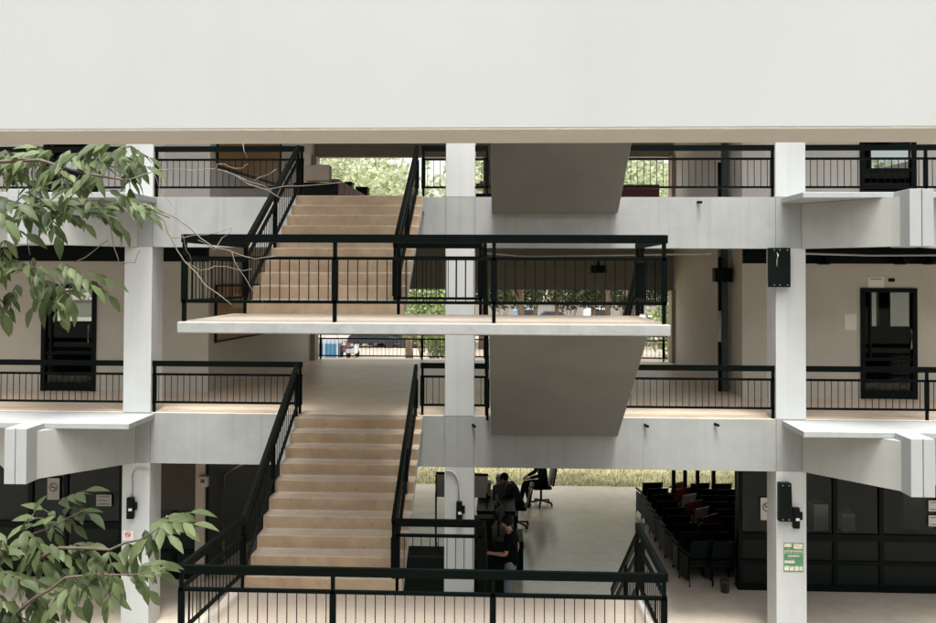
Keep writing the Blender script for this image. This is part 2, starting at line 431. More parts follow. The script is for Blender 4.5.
# ------------------------------------------------------------------ stairs
T, RS, N, Y0 = .28, .18, 10, -.29
YB = Y0 - 9 * T               # back edge of the landings
YF = -4.61                    # front edge of the landings
SLX = (-3.32, -1.25); SRX = (-.14, 1.90)
def flight(name, x0, x1, zb, up_to_landing, label):
    """stepped slab between the floor edge (y=0) and the landing; profile in y,z"""
    prof = []
    if not up_to_landing:      # from landing zb (at YB) up to the floor at y=0
        z = zb; prof.append((YB, z))
        for k in range(N):
            z += RS; y = YB + k * T
            prof.append((y, z)); prof.append((y + T if k < N - 1 else -.002, z))
        under = [(-.002, zb + N * RS - .26), (Y0 - .02, zb + N * RS - .26), (YB + .004, zb - .13)]
        prof = prof + under
    else:                      # from the floor zb (at y=0) up to the landing at YB
        z = zb; prof.append((-.002, zb + .0)); prof.append((Y0, zb))
        for k in range(N - 1):
            z += RS; y = Y0 - k * T
            prof.append((y, z)); prof.append((y - T, z))
        prof.append((YB, zb + N * RS - .275))
        if zb > .1: prof += [(Y0 + .12, zb - .27), (-.002, zb - .27)]
        else: prof += [(Y0 + .05, zb - .02), (-.002, zb - .02)]
    mb = MB(); n = len(prof)
    i = mb.pts([(x0, y, z) for y, z in prof]); mb.pts([(x1, y, z) for y, z in prof])
    mb.face([i + k for k in range(n)], 1); mb.face([i + n + k for k in range(n)][::-1], 1)
    nstep = 2 * N + 1 if not up_to_landing else 2 * N
    for k in range(n):
        k2 = (k + 1) % n
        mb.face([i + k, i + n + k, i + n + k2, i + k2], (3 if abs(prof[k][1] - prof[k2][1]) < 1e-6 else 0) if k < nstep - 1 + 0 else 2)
    o = mb.build(name, ['stair_terrazzo', 'ledge_paint', 'soffit_shade', 'tread_terrazzo_lit'])
    # fix normals once
    import bmesh
    bm = bmesh.new(); bm.from_mesh(o.data); bmesh.ops.recalc_face_normals(bm, faces=bm.faces); bm.to_mesh(o.data); bm.free()
    b = o.modifiers.new('bevel', 'BEVEL'); b.width = .014; b.segments = 2; b.limit_method = 'ANGLE'; b.angle_limit = R(50)
    return tag(o, label, 'stairs', 'stair flights of the open staircase')
flight('stair_flight', *SLX, 1.8, False, 'lower beige stair flight rising from the bottom landing to the second floor')
flight('stair_flight', *SLX, 5.4, False, 'upper beige stair flight rising from the middle landing to the top floor')
flight('stair_flight', *SLX, 9.0, False, 'highest stair flight above the top floor, behind the white beam')
flight('stair_flight', *SRX, 0.0, True, 'stair flight going down to the ground behind the bottom landing')
flight('stair_flight', *SRX, L2, True, 'stair flight whose grey underside shows below the middle landing')
flight('stair_flight', *SRX, L3, True, 'stair flight whose dark grey underside shows just below the white beam')
LX0, LX1 = -3.51, 1.81
for z, nm in ((1.8, 'bottom stair landing behind the lowest front railing'), (5.4, 'middle stair landing slab projecting in front of the building'), (9.0, 'top stair landing hidden behind the white beam')):
    o = thing('stair_landing', (0, (YF + YB) / 2, z), nm, 'landing', 'stair landings')
    m_ = MB(); m_.box(LX0, LX1, YF, YB - .003, z - .13, z - .006); m_.box(LX1, SRX[1], YB - .35, YB - .003, z - .13, z - .006) if False else None
    m_.build('slab', 'slab_paint', o, .012)
    m_ = MB(); m_.box(LX0 + .035, LX1 - .035, YF + .035, YB - .004, z - .007, z); m_.build('floor_tile', 'landing_terrazzo', o)

# ------------------------------------------------------------------ railings
def railing(label, runs, hr=.95, mid=.26, low=.735, name='railing', group='black steel railings'):
    """runs: list of (base0, base1, posts list of t, top_extra). Top rail, posts and baluster panels are parts."""
    p0 = Vector(runs[0][0])
    root = thing(name, p0, label, 'railing', group)
    up = Vector((0, 0, 1))
    top = MB(); pan = MB()
    done = []
    for run in runs:
        a, b = Vector(run[0]), Vector(run[1]); posts = run[2]
        h = run[3] if len(run) > 3 else hr
        d = b - a; L = Vector((d.x, d.y, 0)).length; dn = d.normalized()
        e0 = dn * run[4] if len(run) > 4 else dn * 0
        top.bar(a + up * (h - .045) - e0, b + up * (h - .045), .055, .09)
        pan.bar(a + up * (h - mid), b + up * (h - mid), .04, .036)
        pan.bar(a + up * (h - low), b + up * (h - low), .04, .034)
        ts = sorted(posts)
        for t in ts:
            q = a + d * t
            key = (round(q.x, 2), round(q.y, 2), round(q.z, 2))
            if key in done: continue
            done.append(key)
            pm = MB(); pm.box(q.x - .02, q.x + .02, q.y - .02, q.y + .02, q.z + (run[5] if len(run) > 5 else 0), q.z + h - .085)
            pm.box(q.x - .034, q.x + .034, q.y - .016, q.y + .016, q.z + h - low, q.z + h - mid)
            pm.build('post', 'rail_paint', root)
        nb = max(1, round(L / .107))
        for k in range(1, nb):
            q = a + d * (k / nb)
            if any(abs(k / nb - t) * L < .05 for t in ts): continue
            pan.box(q.x - .0045, q.x + .0045, q.y - .0045, q.y + .0045, q.z + h - low, q.z + h - mid)
    top.build('top_rail', 'rail_paint', root); pan.build('baluster_panel', 'rail_paint', root)
    return root
RX0, RX1, RYF, RYB = LX0 + .045, LX1 - .045, YF + .05, YB + .02
SRLX, SRLX2 = -3.34, -1.37        # left flight handrails
GX = -.20                         # right flight inner rail
RRX = 1.83
HC, MC, LC = .86, .225, .69       # corridor rail
for z, nm in ((1.8, 'bottom'), (5.4, 'middle')):
    railing('black railing along the front and sides of the %s stair landing' % nm,
            [((RX0, RYF, z), (RX1, RYF, z), [0.003, .32, .65, .997]), ((RX0, RYF, z), (SRLX, RYB, z), [1.0]), ((RX1, RYF, z), (RX1, RYB, z), [1.0])])
def stair_rail(x, zb, label, up=True, hb=.95, ht=HC):
    if up: a, b = (x, RYB, zb), (x, -.05, zb + 1.8)
    else: a, b = (x, -.05, zb), (x, RYB, zb + 1.8)
    za = (a[2] + hb, b[2] + ht) if up else (a[2] + ht, b[2] + hb)
    # base line chosen so that the top rail ends at the given heights
    h = .92
    A = (a[0], a[1], za[0] - h); Bq = (b[0], b[1], za[1] - h)
    return railing(label, [(A, Bq, [.004, .5, .996], h)], mid=.25, low=.72)
stair_rail(SRLX, 1.8, 'black stair railing on the left edge of the lower beige flight')
stair_rail(SRLX2, 1.8, 'black stair railing on the right side of the lower beige flight')
stair_rail(SRLX, 5.4, 'black stair railing on the left edge of the upper beige flight')
stair_rail(SRLX2, 5.4, 'black stair railing on the right side of the upper beige flight')
stair_rail(GX, L2, 'black inner railing of the flight rising behind the middle landing', False)
stair_rail(RRX, L2, 'black outer railing of the flight rising behind the middle landing', False)
stair_rail(GX, 0, 'black inner railing of the flight going down behind the bottom landing', False)
stair_rail(RRX, 0, 'black outer railing of the flight going down behind the bottom landing', False)
for z, nm in ((1.8, 'bottom'), (5.4, 'middle')):
    railing('short black railing closing the gap at the back of the %s landing' % nm, [((SRLX2 + .03, RYB, z), (GX - .03, RYB, z), [.02, .98])], mid=.21, low=.74)
YR = .075
for z, nm in ((L2, 'second floor'), (L3, 'top floor')):
    w = dict(hr=HC, mid=MC, low=LC)
    railing('black corridor railing of the %s between left column and stairs' % nm, [((COLX['l'][1] + .0, YR, z), (SRLX + .06, YR, z), [.012, .985])], **w)
    railing('stub of black railing from the %s stair head to the middle column' % nm, [((SRLX2 + .06, YR, z), (COLX['m'][0], YR, z), [.08])], **w)
    railing('short black railing between middle column and right flight on the %s' % nm, [((COLX['m'][1], YR, z), (GX, YR, z), [.9])], **w)
    railing('black corridor railing of the %s from right flight to right column' % nm, [((RRX + .1, YR, z), (COLX['r'][0], YR, z), [.01, .99])], **w)
    railing('black corridor railing of the %s right wing' % nm, [((COLX['r'][1], YR, z), (9.8, YR, z), [.4, .98])], **w)
    railing('black corridor railing of the %s left wing' % nm, [((-11.4, YR, z), (COLX['l'][0], YR, z), [.02, .5])], **w)
railing('black railing at the far end of the second floor passage', [((-4.95, 8.7, L2), (4.5, 8.7, L2), [.005, .3, .62, .99])], hr=.76, mid=.19, low=.66)

# ------------------------------------------------------------------ the white beam close to the camera
bm_ = thing('bridge_beam', (0, -10.47, 0), 'broad white rendered beam crossing the whole top of the view', 'beam')
m_ = MB(); m_.box(-9, 9, -10.602, -10.33, 6.40, 7.9)
o = m_.build('wall_face', 'band_paint', bm_)
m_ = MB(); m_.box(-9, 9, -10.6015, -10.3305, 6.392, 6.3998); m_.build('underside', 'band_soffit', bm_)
m_ = MB(); m_.box(-9, -8.6, -10.6, -10.33, 0, 6.39); m_.build('column', 'white_paint', bm_)
m_ = MB(); m_.box(8.6, 9, -10.6, -10.33, 0, 6.39); m_.build('column', 'white_paint', bm_)

# ------------------------------------------------------------------ boards, signs, speakers, pipes
def board(label, x0, y0, x1, y1, z0, z1, mats, cream=True):
    """notice board on the slanted passage wall between two plan points"""
    a = Vector((x0, y0, 0)); b = Vector((x1, y1, 0)); d = (b - a).normalized(); nrm = Vector((d.y, -d.x, 0))
    root = thing('notice_board', (x0, y0, z0), label, 'notice board', 'notice boards on the passage wall')
    def slab(mb, t0, t1, z0, z1, o0, o1):
        p = [a + d * t0 + nrm * o0, a + d * t1 + nrm * o0, a + d * t1 + nrm * o1, a + d * t0 + nrm * o1]
        mb.hexa([(q.x, q.y, z0) for q in p] + [(q.x, q.y, z1) for q in p])
    L = (b - a).length
    m1 = MB(); slab(m1, .04, L - .04, z0 + .04, z1 - .04, .01, .03); m1.build('pin_panel', mats, root)
    m2 = MB(); slab(m2, 0, .04, z0, z1, .01, .05); slab(m2, L - .04, L, z0, z1, .01, .05); slab(m2, .04, L - .04, z0, z0 + .04, .01, .05); slab(m2, .04, L - .04, z1 - .04, z1, .01, .05)
    m2.build('frame', 'black_metal', root)
    m3 = MB(); slab(m3, L * .25, L * .45, z1 - .5, z1 - .2, .031, .034); m3.build('notice', 'board_cream', root)
def wallp(y): t = (y - ROWY - .15) / (8.6 - ROWY - .15); return XCL + t * (.62) + .01
board('brown framed notice board on the second floor passage wall', wallp(2.6), 2.6, wallp(5.9), 5.9, L2 + .95, L2 + 2.1, 'board_brown')
board('orange brown notice board on the top floor passage wall', wallp(2.6), 2.6, wallp(6.0), 6.0, L3 + .85, L3 + 2.1, 'board_brown')

def flat_xz(mb, cx, cz, w, h, y, m=0, t=.006): mb.box(cx - w / 2, cx + w / 2, y - t, y, cz - h / 2, cz + h / 2, m); return mb
def ring_xz(mb, c, r, w, y, m=0, n=24):
    w = min(w, r * .22)
    for k in range(n):
        a0, a1 = 2 * math.pi * k / n, 2 * math.pi * (k + 1) / n
        p = []
        for (rr, aa) in ((r - w, a0), (r, a0), (r, a1), (r - w, a1)): p.append((c[0] + rr * math.cos(aa), c[1] + rr * math.sin(aa)))
        mb.hexa([(q[0], y, q[1]) for q in p] + [(q[0], y - .002, q[1]) for q in p], m)
    a = math.pi * .25
    x, z = r * math.cos(a), r * math.sin(a)
    mb.hexa([(c[0] - x - w / 3, y, c[1] + z - w / 3), (c[0] - x + w / 3, y, c[1] + z + w / 3), (c[0] + x + w / 3, y, c[1] - z + w / 3), (c[0] + x - w / 3, y, c[1] - z - w / 3)] +
            [(c[0] - x - w / 3, y - .003, c[1] + z - w / 3), (c[0] - x + w / 3, y - .003, c[1] + z + w / 3), (c[0] + x + w / 3, y - .003, c[1] - z + w / 3), (c[0] + x - w / 3, y - .003, c[1] - z - w / 3)], m)
    return mb
def no_smoking(u, v, w, h, y, label, ink, sheet='paper', wide_ring=.36):
    c = at(u, v, y)
    root = thing('no_smoking_sign', (c.x, y, c.z), label, 'sign')
    m1 = MB(); flat_xz(m1, c.x, c.z, w, h, y - .001, 0, .004); m1.build('sheet', sheet, root)
    m2 = MB(); ring_xz(m2, (c.x, c.z + h * .08), min(w, h) * wide_ring, .025, y - .0055)
    m2.box(c.x - w * .2, c.x + w * .14, y - .0075, y - .0055, c.z + h * .08 - .008, c.z + h * .08 + .008)
    m2.box(c.x + w * .15, c.x + w * .2, y - .0075, y - .0055, c.z + h * .08 - .008, c.z + h * .08 + .008)
    m2.build('symbol', ink, root)
YS = ROWY - .135
no_smoking(53.5, 489, .24, .42, YS, 'grey no smoking sheet on the left office window', 'ink', 'paper_grey')
no_smoking(767, 509, .24, .42, YS, 'white no smoking sheet on the window behind the right column', 'ink', 'paper')
no_smoking(128, 535.5, .19, .16, -.003, 'small white no smoking notice with red ring on the left column', 'red_ink', 'paper', .30)
def notice(u, v, w, h, y, label, mats='paper', lines=3, name='paper_notice'):
    c = at(u, v, y)
    root = thing(name, (c.x, y, c.z), label, 'notice')
    m1 = MB(); flat_xz(m1, c.x, c.z, w, h, y - .001, 0, .004); m1.build('sheet', mats, root)
    if lines:
        m2 = MB()
        for k in range(lines):
            zz = c.z + h * (.32 - .64 * k / max(1, lines - 1)); m2.box(c.x - w * .36, c.x + w * (.36 - .12 * (k % 2)), y - .0065, y - .0055, zz - h * .035, zz + h * .035)
        m2.build('printed_lines', 'ink', root)
notice(104, 500.5, .30, .22, YS, 'landscape paper notice on the left office window beside the column', 'paper_grey')
notice(934, 506, .2, .2, YS, 'upper white paper on the office window at the right edge', 'paper', 2)
notice(934, 521, .2, .2, YS, 'lower white paper on the office window at the right edge', 'paper', 2)
notice(850.5, 322, .22, .30, ROWY - .002, 'pale sheet on the wall left of the second floor door', 'paper', 0)
notice(876, 282.5, .30, .20, ROWY - .002, 'pale name plate on the wall above the second floor door', 'paper', 1)
notice(891.5, 280, .12, .07, ROWY - .002, 'small dark number plate above the second floor door', 'black_plastic', 0)
# poster on the right column
c = at(793.5, 557.5, -.003)
root = thing('poster', (c.x, -.003, c.z), 'green and cream poster on the right ground floor column', 'poster')
w, h = .31, .46
m1 = MB(); flat_xz(m1, c.x, c.z, w, h, -.001, 0, .005); m1.build('sheet', 'poster_green', root)
m2 = MB()
for (a0, a1, b0, b1) in ((-.48, -.1, .36, .48), (.0, .46, .3, .47), (-.46, .46, .14, .24), (-.3, .3, .03, .07), (-.46, .05, -.2, -.11), (-.47, -.24, -.46, -.3), (-.2, .02, -.46, -.31), (.06, .25, -.46, -.3), (.29, .47, -.46, -.31)):
    m2.box(c.x + a0 * w, c.x + a1 * w, -.0078, -.0062, c.z + b0 * h, c.z + b1 * h)
m2.build('printed_blocks', 'poster_cream', root)
m2 = MB()
for k in range(8): m2.box(c.x - .13 + k * .034, c.x - .108 + k * .034, -.009, -.008, c.z + .07, c.z + .098)
m2.build('headline', 'ink', root)

# black hanging speaker at the right column, second floor
c0 = at(768, 287, -.02); c1 = at(788, 248, -.02)
root = thing('wall_speaker', (c0.x, -.02, c0.z), 'tall black panel box on the right column under the top beam', 'speaker')
m1 = MB(); m1.box(c0.x, c1.x, -.14, -.002, c0.z, c1.z); m1.build('cabinet', 'black_plastic', root, .006)
m2 = MB()
for dx in (.06, .15, .27): 
    for zz in (c0.z + .035, c1.z - .035): m2.lathe([(.001, 0), (.012, .0), (.012, .005)], (0, 0, 0), 8) if False else m2.box(c0.x + dx - .009, c0.x + dx + .009, -.147, -.14, zz - .009, zz + .009)
m2.build('screw', 'steel', root)
m2 = MB(); m2.tube([(c0.x + .1, -.142, c1.z - .3), (c0.x + .095, -.165, c1.z - .2), (c0.x + .11, -.165, c1.z - .12), (c0.x + .1, -.142, c1.z - .08)], .011, 8); m2.build('handle', 'steel', root)
# ground floor: leaning black panel and lamp on right column
c0 = at(777.5, 520, -.02); c1 = at(790, 482, -.02)
root = thing('wall_speaker', (c0.x, -.02, c0.z), 'tall black slanted panel box on the right ground floor column', 'speaker')
m1 = MB(); m1.hexa([(c0.x, -.12, c0.z), (c1.x + .01, -.12, c0.z), (c1.x + .01, -.002, c0.z), (c0.x, -.002, c0.z), (c0.x, -.12, c1.z), (c1.x - .01, -.12, c1.z), (c1.x - .01, -.002, c1.z), (c0.x, -.002, c1.z)])
m1.build('cabinet', 'black_plastic', root, .006)
m2 = MB()
for dx in (.05, .15):
    for zz in (c0.z + .035, c1.z - .035): m2.box(c0.x + dx - .008, c0.x + dx + .008, -.127, -.12, zz - .008, zz + .008)
m2.build('screw', 'steel', root)
def wall_device(u0, v0, u1, v1, label, conduit):
    a = at(u0, v1, -.002); b = at(u1, v0, -.002)
    root = thing('wall_lamp', (a.x, 0, a.z), label, 'lamp')
    m1 = MB(); m1.box(a.x, b.x, -.075, -.002, a.z, b.z); m1.build('housing', 'black_plastic', root, .01)
    m2 = MB(); m2.box(a.x + (b.x - a.x) * .35, b.x - (b.x - a.x) * .12, -.083, -.075, (a.z * .55 + b.z * .45) - .02, (a.z * .55 + b.z * .45) + .02); m2.build('lens', 'paper', root)
    m2.build
    m3 = MB(); m3.box(b.x - .005, b.x + .045, -.06, -.012, a.z + (b.z - a.z) * .42, a.z + (b.z - a.z) * .78); m3.build('knob', 'black_plastic', root)
    if conduit:
        m4 = MB(); m4.tube([at(u, v, -.018) for u, v in conduit], .013, 6); m4.build('conduit', 'pipe_grey', root)
wall_device(792, 507, 798.5, 527.5, 'small black wall lamp beside the slanted panel on the right column', None)
wall_device(128, 497, 135, 518, 'small black wall lamp with conduit on the left ground floor column', [(132, 497), (132, 476), (133.5, 471), (137, 469), (150, 468.4)])
wall_device(456.3, 501, 462.3, 521, 'small black wall lamp with bent conduit on the middle column', [(459, 501), (458.5, 482), (456, 475), (452, 471.5), (446, 471)])

# drain spouts on the beams
for (u, v, lab) in ((646, 425, 'drain spout on the second floor beam right of the stair underside'), (716, 424, 'drain spout on the second floor beam nearest the right column'), (699, 202, 'drain spout on the top floor beam'), (474, 425, 'drain spout on the second floor beam beside the middle column')):
    c = at(u, v, -.0)
    m1 = MB(); m1.tube([(c.x - .02, .0, c.z), (c.x, -.05, c.z - .006), (c.x + .02, -.085, c.z - .012)], .022, 10, 0, False); m1.tube([(c.x + .02, -.083, c.z - .012), (c.x - .018, -.0, c.z)], .015, 8)
    solo(m1, 'drain_spout', 'black_plastic', lab, 'pipe', 'drain spouts in the concrete beams')
# riser duct on the right passage wall
for z, lab in ((L2, 'dark teal service pipe on the second floor right passage wall'), (L3, 'dark teal service pipe on the top floor right passage wall')):
    y = 3.15; x = XCR - .02
    root = thing('service_pipe', (x, y, z), lab, 'pipe', 'service pipes on the right passage wall')
    m1 = MB(); m1.box(x - .17, x - .02, y, y + .2, z + .004, z + 2.95); m1.build('duct', 'teal_pipe', root)
    m1 = MB(); m1.tube([(x - .20, y - .03, z + .01), (x - .20, y - .03, z + 1.0)], .035, 10); m1.tube([(x - .20, y - .03, z + 1.62), (x - .20, y - .03, z + 2.7)], .035, 10); m1.build('pipe', 'black_metal', root)
    m1 = MB(); m1.tube([(x - .2, y - .03, z + 1.0), (x - .2, y - .03, z + 1.62)], .038, 10); m1.build('sleeve', 'pipe_grey', root)
    m1 = MB(); m1.box(x - .36, x - .02, y - .3, y - .08, z + 2.2, z + 2.48); m1.build('meter_box', 'black_metal' if z == L2 else 'paper', root, .01)
# ground floor switch box and pipe in the left bay
c = at(205, 480, ROWY - .15)
root = thing('switch_box', (c.x, ROWY, c.z), 'white electric switch box on the slim pillar left of the stairs', 'switch box')
m1 = MB(); m1.box(c.x - .08, c.x + .1, ROWY - .30, ROWY - .2, c.z - .1, c.z + .1); m1.build('casing', 'paper_grey', root, .008)
m1 = MB(); m1.box(c.x - .03, c.x + .05, ROWY - .305, ROWY - .30, c.z - .02, c.z + .05); m1.build('switch', 'ink', root)
m1 = MB(); m1.box(-5.86, -5.68, ROWY - .19, ROWY - .13, .004, 3.1); m1.build('pillar', 'post_beige', B)
m1 = MB(); m1.tube([at(223.5, 560, 3.0), at(223.5, 474, 3.0), at(238, 466, 3.0) + Vector((0, .0, 0.0)), at(250, 460, 3.0)], .028, 8)
solo(m1, 'drain_pipe', 'pipe_grey', 'pale bent pipe in the dark bay left of the stairs', 'pipe')
# lamps and conduits under the second floor ceiling
for pts, lab in (([(-.3, .6, 6.30), (.5, 3.0, 6.30), (3.6, .7, 6.30)], 'pale bent conduit under the dark ceiling above the passage'), ([(5.0, .4, 6.30), (6.7, 1.6, 6.30), (9.6, .5, 6.30)], 'pale bent conduit under the dark ceiling of the right wing')):
    m1 = MB(); m1.tube(pts, .02, 6); solo(m1, 'conduit', 'pipe_grey', lab, 'pipe')
for (u, lab) in ((598, 'black square lamp box under the passage ceiling'),):
    c = at(u, 267, 6.5); m1 = MB(); m1.box(c.x - .18, c.x + .18, 6.3, 6.6, 5.98, 6.17); m1.box(c.x - .03, c.x + .03, 6.42, 6.48, 6.17, 6.34); m1.box(c.x - .15, c.x + .15, 6.285, 6.3, 6.0, 6.15)
    solo(m1, 'ceiling_lamp', 'black_metal', lab, 'lamp')
for u, lab in ((823, 'small ceiling spot left of the second floor right door'), (899, 'small ceiling spot above the second floor right door'), (927, 'small ceiling spot nearest the right edge')):
    c = at(u, 263, ROWY - .2); m1 = MB(); m1.lathe([(.05, .1), (.055, 0), (.12, -.01), (.13, -.045), (.09, -.06)][::-1], (c.x, ROWY - .25, c.z + .03), 14)
    solo(m1, 'ceiling_spot', 'black_metal', lab, 'lamp', 'ceiling spots in the right wing')

# ------------------------------------------------------------------ furniture on the top floor
def sofa(name, x0, x1, y0, y1, z, h, label, m='maroon'):
    root = thing(name, ((x0 + x1) / 2, (y0 + y1) / 2, z), label, 'sofa')
    a = MB(); a.box(x0, x1, y0, y1, z + .06, z + h * .55); a.build('seat', m, root, .03)
    a = MB(); n = max(2, int((y1 - y0) / .55)); 
    for k in range(n): a.box(x1 - .2, x1, y0 + (y1 - y0) * k / n + .01, y0 + (y1 - y0) * (k + 1) / n - .01, z + h * .3, z + h)
    a.build('backrest', m, root, .03)
    a = MB(); a.box(x0 - .02, x1, y0 - .12, y0 - .005, z + .02, z + h * .86); a.build('armrest', 'black_plastic', root, .02)
    for px, py in ((x0 + .06, y0 + .06), (x1 - .06, y0 + .06), (x0 + .06, y1 - .06), (x1 - .06, y1 - .06)):
        a = MB(); a.box(px - .03, px + .03, py - .03, py + .03, z + .003, z + .06); a.build('leg', 'black_metal', root)
a_ = at(331, 184, 2.6); sofa('sofa', a_.x - .7, a_.x + .16, 2.6, 6.0, L3, .62, 'long maroon slatted sofa at the head of the top flight')
c = at(318, 175, 2.4); a = MB(); a.box(c.x - .25, c.x + .25, 2.3, 2.55, L3 + .54, L3 + .86); a.box(c.x - .2, c.x + .2, 2.55, 2.62, L3 + .56, L3 + .82)
solo(a, 'cushion', 'cream_box', 'cream cushion block standing on the maroon sofa end', 'cushion', bevel=.04)
for u, v, w, lab in ((349, 189, .2, 'small black crate behind the maroon sofa'), (363, 194, .28, 'larger black crate behind the maroon sofa, next to the stair railing')):
    c = at(u, v, 6.3); a = MB(); a.box(c.x - w / 2, c.x + w / 2, 6.1, 6.4, L3 + .004, c.z + .16); a.box(c.x - w / 2 - .02, c.x + w / 2 + .02, 6.08, 6.42, c.z + .12, c.z + .15); solo(a, 'crate', 'black_plastic', lab, 'crate', 'black crates on the top floor', .01)
c = at(643, 190, 7.4); root = thing('bench', (c.x, 7.4, L3), 'maroon bench by the far opening of the top floor', 'bench')
a = MB(); a.box(c.x - .6, c.x + .38, 7.2, 7.3, L3 + .35, c.z + .12); a.build('backrest', 'maroon', root, .02)
a = MB(); a.box(c.x - .6, c.x + .38, 7.32, 7.75, L3 + .32, L3 + .44); a.build('seat', 'maroon', root, .02)
for dx in (-.55, .33):
    a = MB(); a.box(c.x + dx - .03, c.x + dx + .03, 7.22, 7.7, L3 + .003, L3 + .32); a.build('leg', 'black_metal', root)
c = at(484, 185, 4.8); root = thing('table', (c.x, 4.8, L3), 'red edged table behind the middle column on the top floor', 'table')
zt = c.z
a = MB(); a.box(c.x - .5, c.x + .55, 4.6, 5.3, zt - .03, zt + .02); a.build('tabletop', 'maroon', root, .006)
for dx in (-.45, .5):
    for yy in (4.66, 5.24): a = MB(); a.box(c.x + dx - .025, c.x + dx + .025, yy - .025, yy + .025, L3 + .003, zt - .03); a.build('leg', 'black_metal', root)
a = MB(); a.box(c.x - .47, c.x + .52, 4.68, 4.7, L3 + .1, zt - .2); a.build('modesty_panel', 'black_plastic', root)
c2 = at(486, 179, 4.9); a = MB(); a.box(c2.x - .02, c2.x + .08, 4.85, 5.0, zt + .021, zt + .24); a.box(c2.x - .14, c2.x - .02, 4.85, 5.0, zt + .021, zt + .1); solo(a, 'desk_tray', 'paper_grey', 'grey paper tray standing on the red edged table', 'tray', bevel=.008)
c = at(488, 170, 6.5); a = MB(); a.box(c.x - .1, c.x + .9, 6.6, 6.7, L3 + .004, c.z + .5); a.box(c.x - .12, c.x - .08, 6.58, 6.72, L3 + .004, c.z + .52); solo(a, 'partition', 'cream_box', 'brown partition screen behind the middle column, top floor', 'partition')

# ------------------------------------------------------------------ chairs, desks and people at ground level
def audience_chair(m, label):
    """tip-up hall chair facing +y; origin at floor under the seat"""
    root = thing('hall_chair', (0, 0, 0), label, 'chair', 'rows of hall chairs in the passage')
    a = MB(); a.hexa([(-.23, -.24, .52), (.23, -.24, .52), (.23, -.2, .5), (-.23, -.2, .5), (-.23, -.34, .88), (.23, -.34, .88), (.23, -.30, .88), (-.23, -.30, .88)]); a.build('backrest', m, root, .015)
    a = MB(); a.box(-.22, .22, -.2, .22, .42, .47); a.build('seat', m, root, .015)
    for s in (-1, 1):
        a = MB(); a.tube([(s * .24, -.26, 0), (s * .24, -.22, .44), (s * .24, -.34, .9)], .014, 6); a.tube([(s * .24, .2, 0), (s * .24, .17, .44), (s * .24, -.22, .44)], .014, 6); a.build('leg', 'black_metal', root)
    a = MB(); a.box(-.21, .21, -.2, .18, .34, .418); a.build('seat_base', 'black_plastic', root)
    a = MB(); a.box(-.262, -.238, -.22, .15, .10, .56); a.build('side_panel', 'black_plastic', root)
    for s in (-1, 1): a = MB(); a.box(s * .25 - .025, s * .25 + .025, -.28, .16, .61, .645); a.build('armrest', 'black_plastic', root)
    return root
words = ['first', 'second', 'third', 'fourth', 'fifth', 'sixth', 'seventh', 'eighth', 'ninth']
protos = {}
for ci, (xx, m, nm) in enumerate(((3.56, 'black_plastic', 'black hall chair in the leftmost file of chairs'), (4.05, 'red_seat', 'hall chair in the second file of chairs from the left'), (4.66, 'black_plastic', 'black hall chair in the third file of chairs from the left'), (5.21, 'black_plastic', 'black hall chair in the rightmost file of chairs'))):
    for k in range(9):
        mm = m
        if ci == 1 and k in (2, 4): mm = 'pale_seat'
        if ci == 1 and k in (6, 7, 8): mm = 'black_plastic'
        lab = '%s, %s from the lawn' % (('pale ' if mm == 'pale_seat' else 'red ' if mm == 'red_seat' else 'black ' if ci == 1 else '') + nm, words[k])
        if mm not in protos: o = protos[mm] = audience_chair(mm, lab)
        else: o = copy_tree(protos[mm]); o['label'] = lab
        o.location = (xx + .12 + k * .012 + random.uniform(-.02, .02), 6.95 - k * .54, .005); o.rotation_euler.z = R(random.uniform(-5, 5) + (38 if mm in ('red_seat', 'pale_seat') else 8))
# dark posts of a gate frame
for k, u in enumerate((673.5, 685, 697.5, 713.5)):
    c = at(u, 500, 6.3); a = MB(); a.box(c.x - .04, c.x + .04, 6.26, 6.34, .004, 3.13); a.box(c.x - .08, c.x + .08, 6.22, 6.38, .004, .02)
    solo(a, 'post', 'black_metal', ['leftmost', 'second from left', 'third from left', 'rightmost'][k] + ' of four dark steel posts among the hall chairs', 'post', 'dark posts among the chairs')
c = atz(725, 592, .01); a = MB(); a.lathe([(.075, 0), (.09, .2), (.095, .2), (.095, .22), (.08, .22)], (c.x, c.y, .006), 16); solo(a, 'bucket', 'bin_green', 'small dark olive bucket beside the dark office front', 'bucket')

def office_chair(loc, rz, label):
    root = thing('office_chair', (0, 0, 0), label, 'chair', 'swivel chairs at the desks')
    a = MB(); a.box(-.24, .24, -.24, .24, .43, .51); a.build('seat', 'black_plastic', root, .03)
    a = MB(); a.hexa([(-.22, -.26, .52), (.22, -.26, .52), (.22, -.21, .52), (-.22, -.21, .52), (-.2, -.36, 1.02), (.2, -.36, 1.02), (.2, -.30, 1.02), (-.2, -.30, 1.02)]); a.build('backrest', 'paper_grey', root, .03)
    a = MB(); a.hexa([(-.21, -.30, .50), (.21, -.30, .50), (.21, -.262, .5), (-.21, -.262, .5), (-.19, -.40, 1.0), (.19, -.40, 1.0), (.19, -.362, 1.0), (-.19, -.362, 1.0)]); a.build('back_shell', 'black_plastic', root, .02)
    a = MB(); a.tube([(0, 0, .1), (0, 0, .43)], .03, 10); a.build('gas_lift', 'black_metal', root)
    a = MB()
    for k in range(5):
        t = 2 * math.pi * k / 5 + .3; a.bar((0, 0, .12), (.3 * math.cos(t), .3 * math.sin(t), .075), .045, .035)
    a.build('star_base', 'black_metal', root)
    for k in range(5):
        t = 2 * math.pi * k / 5 + .3; a = MB(); a.ball((.3 * math.cos(t), .3 * math.sin(t), .033), .032, 8); a.build('castor', 'black_plastic', root)
    root.location = loc; root.rotation_euler.z = rz
    return root
c = atz(541, 505, 0); CH = Vector((c.x, c.y, .005))
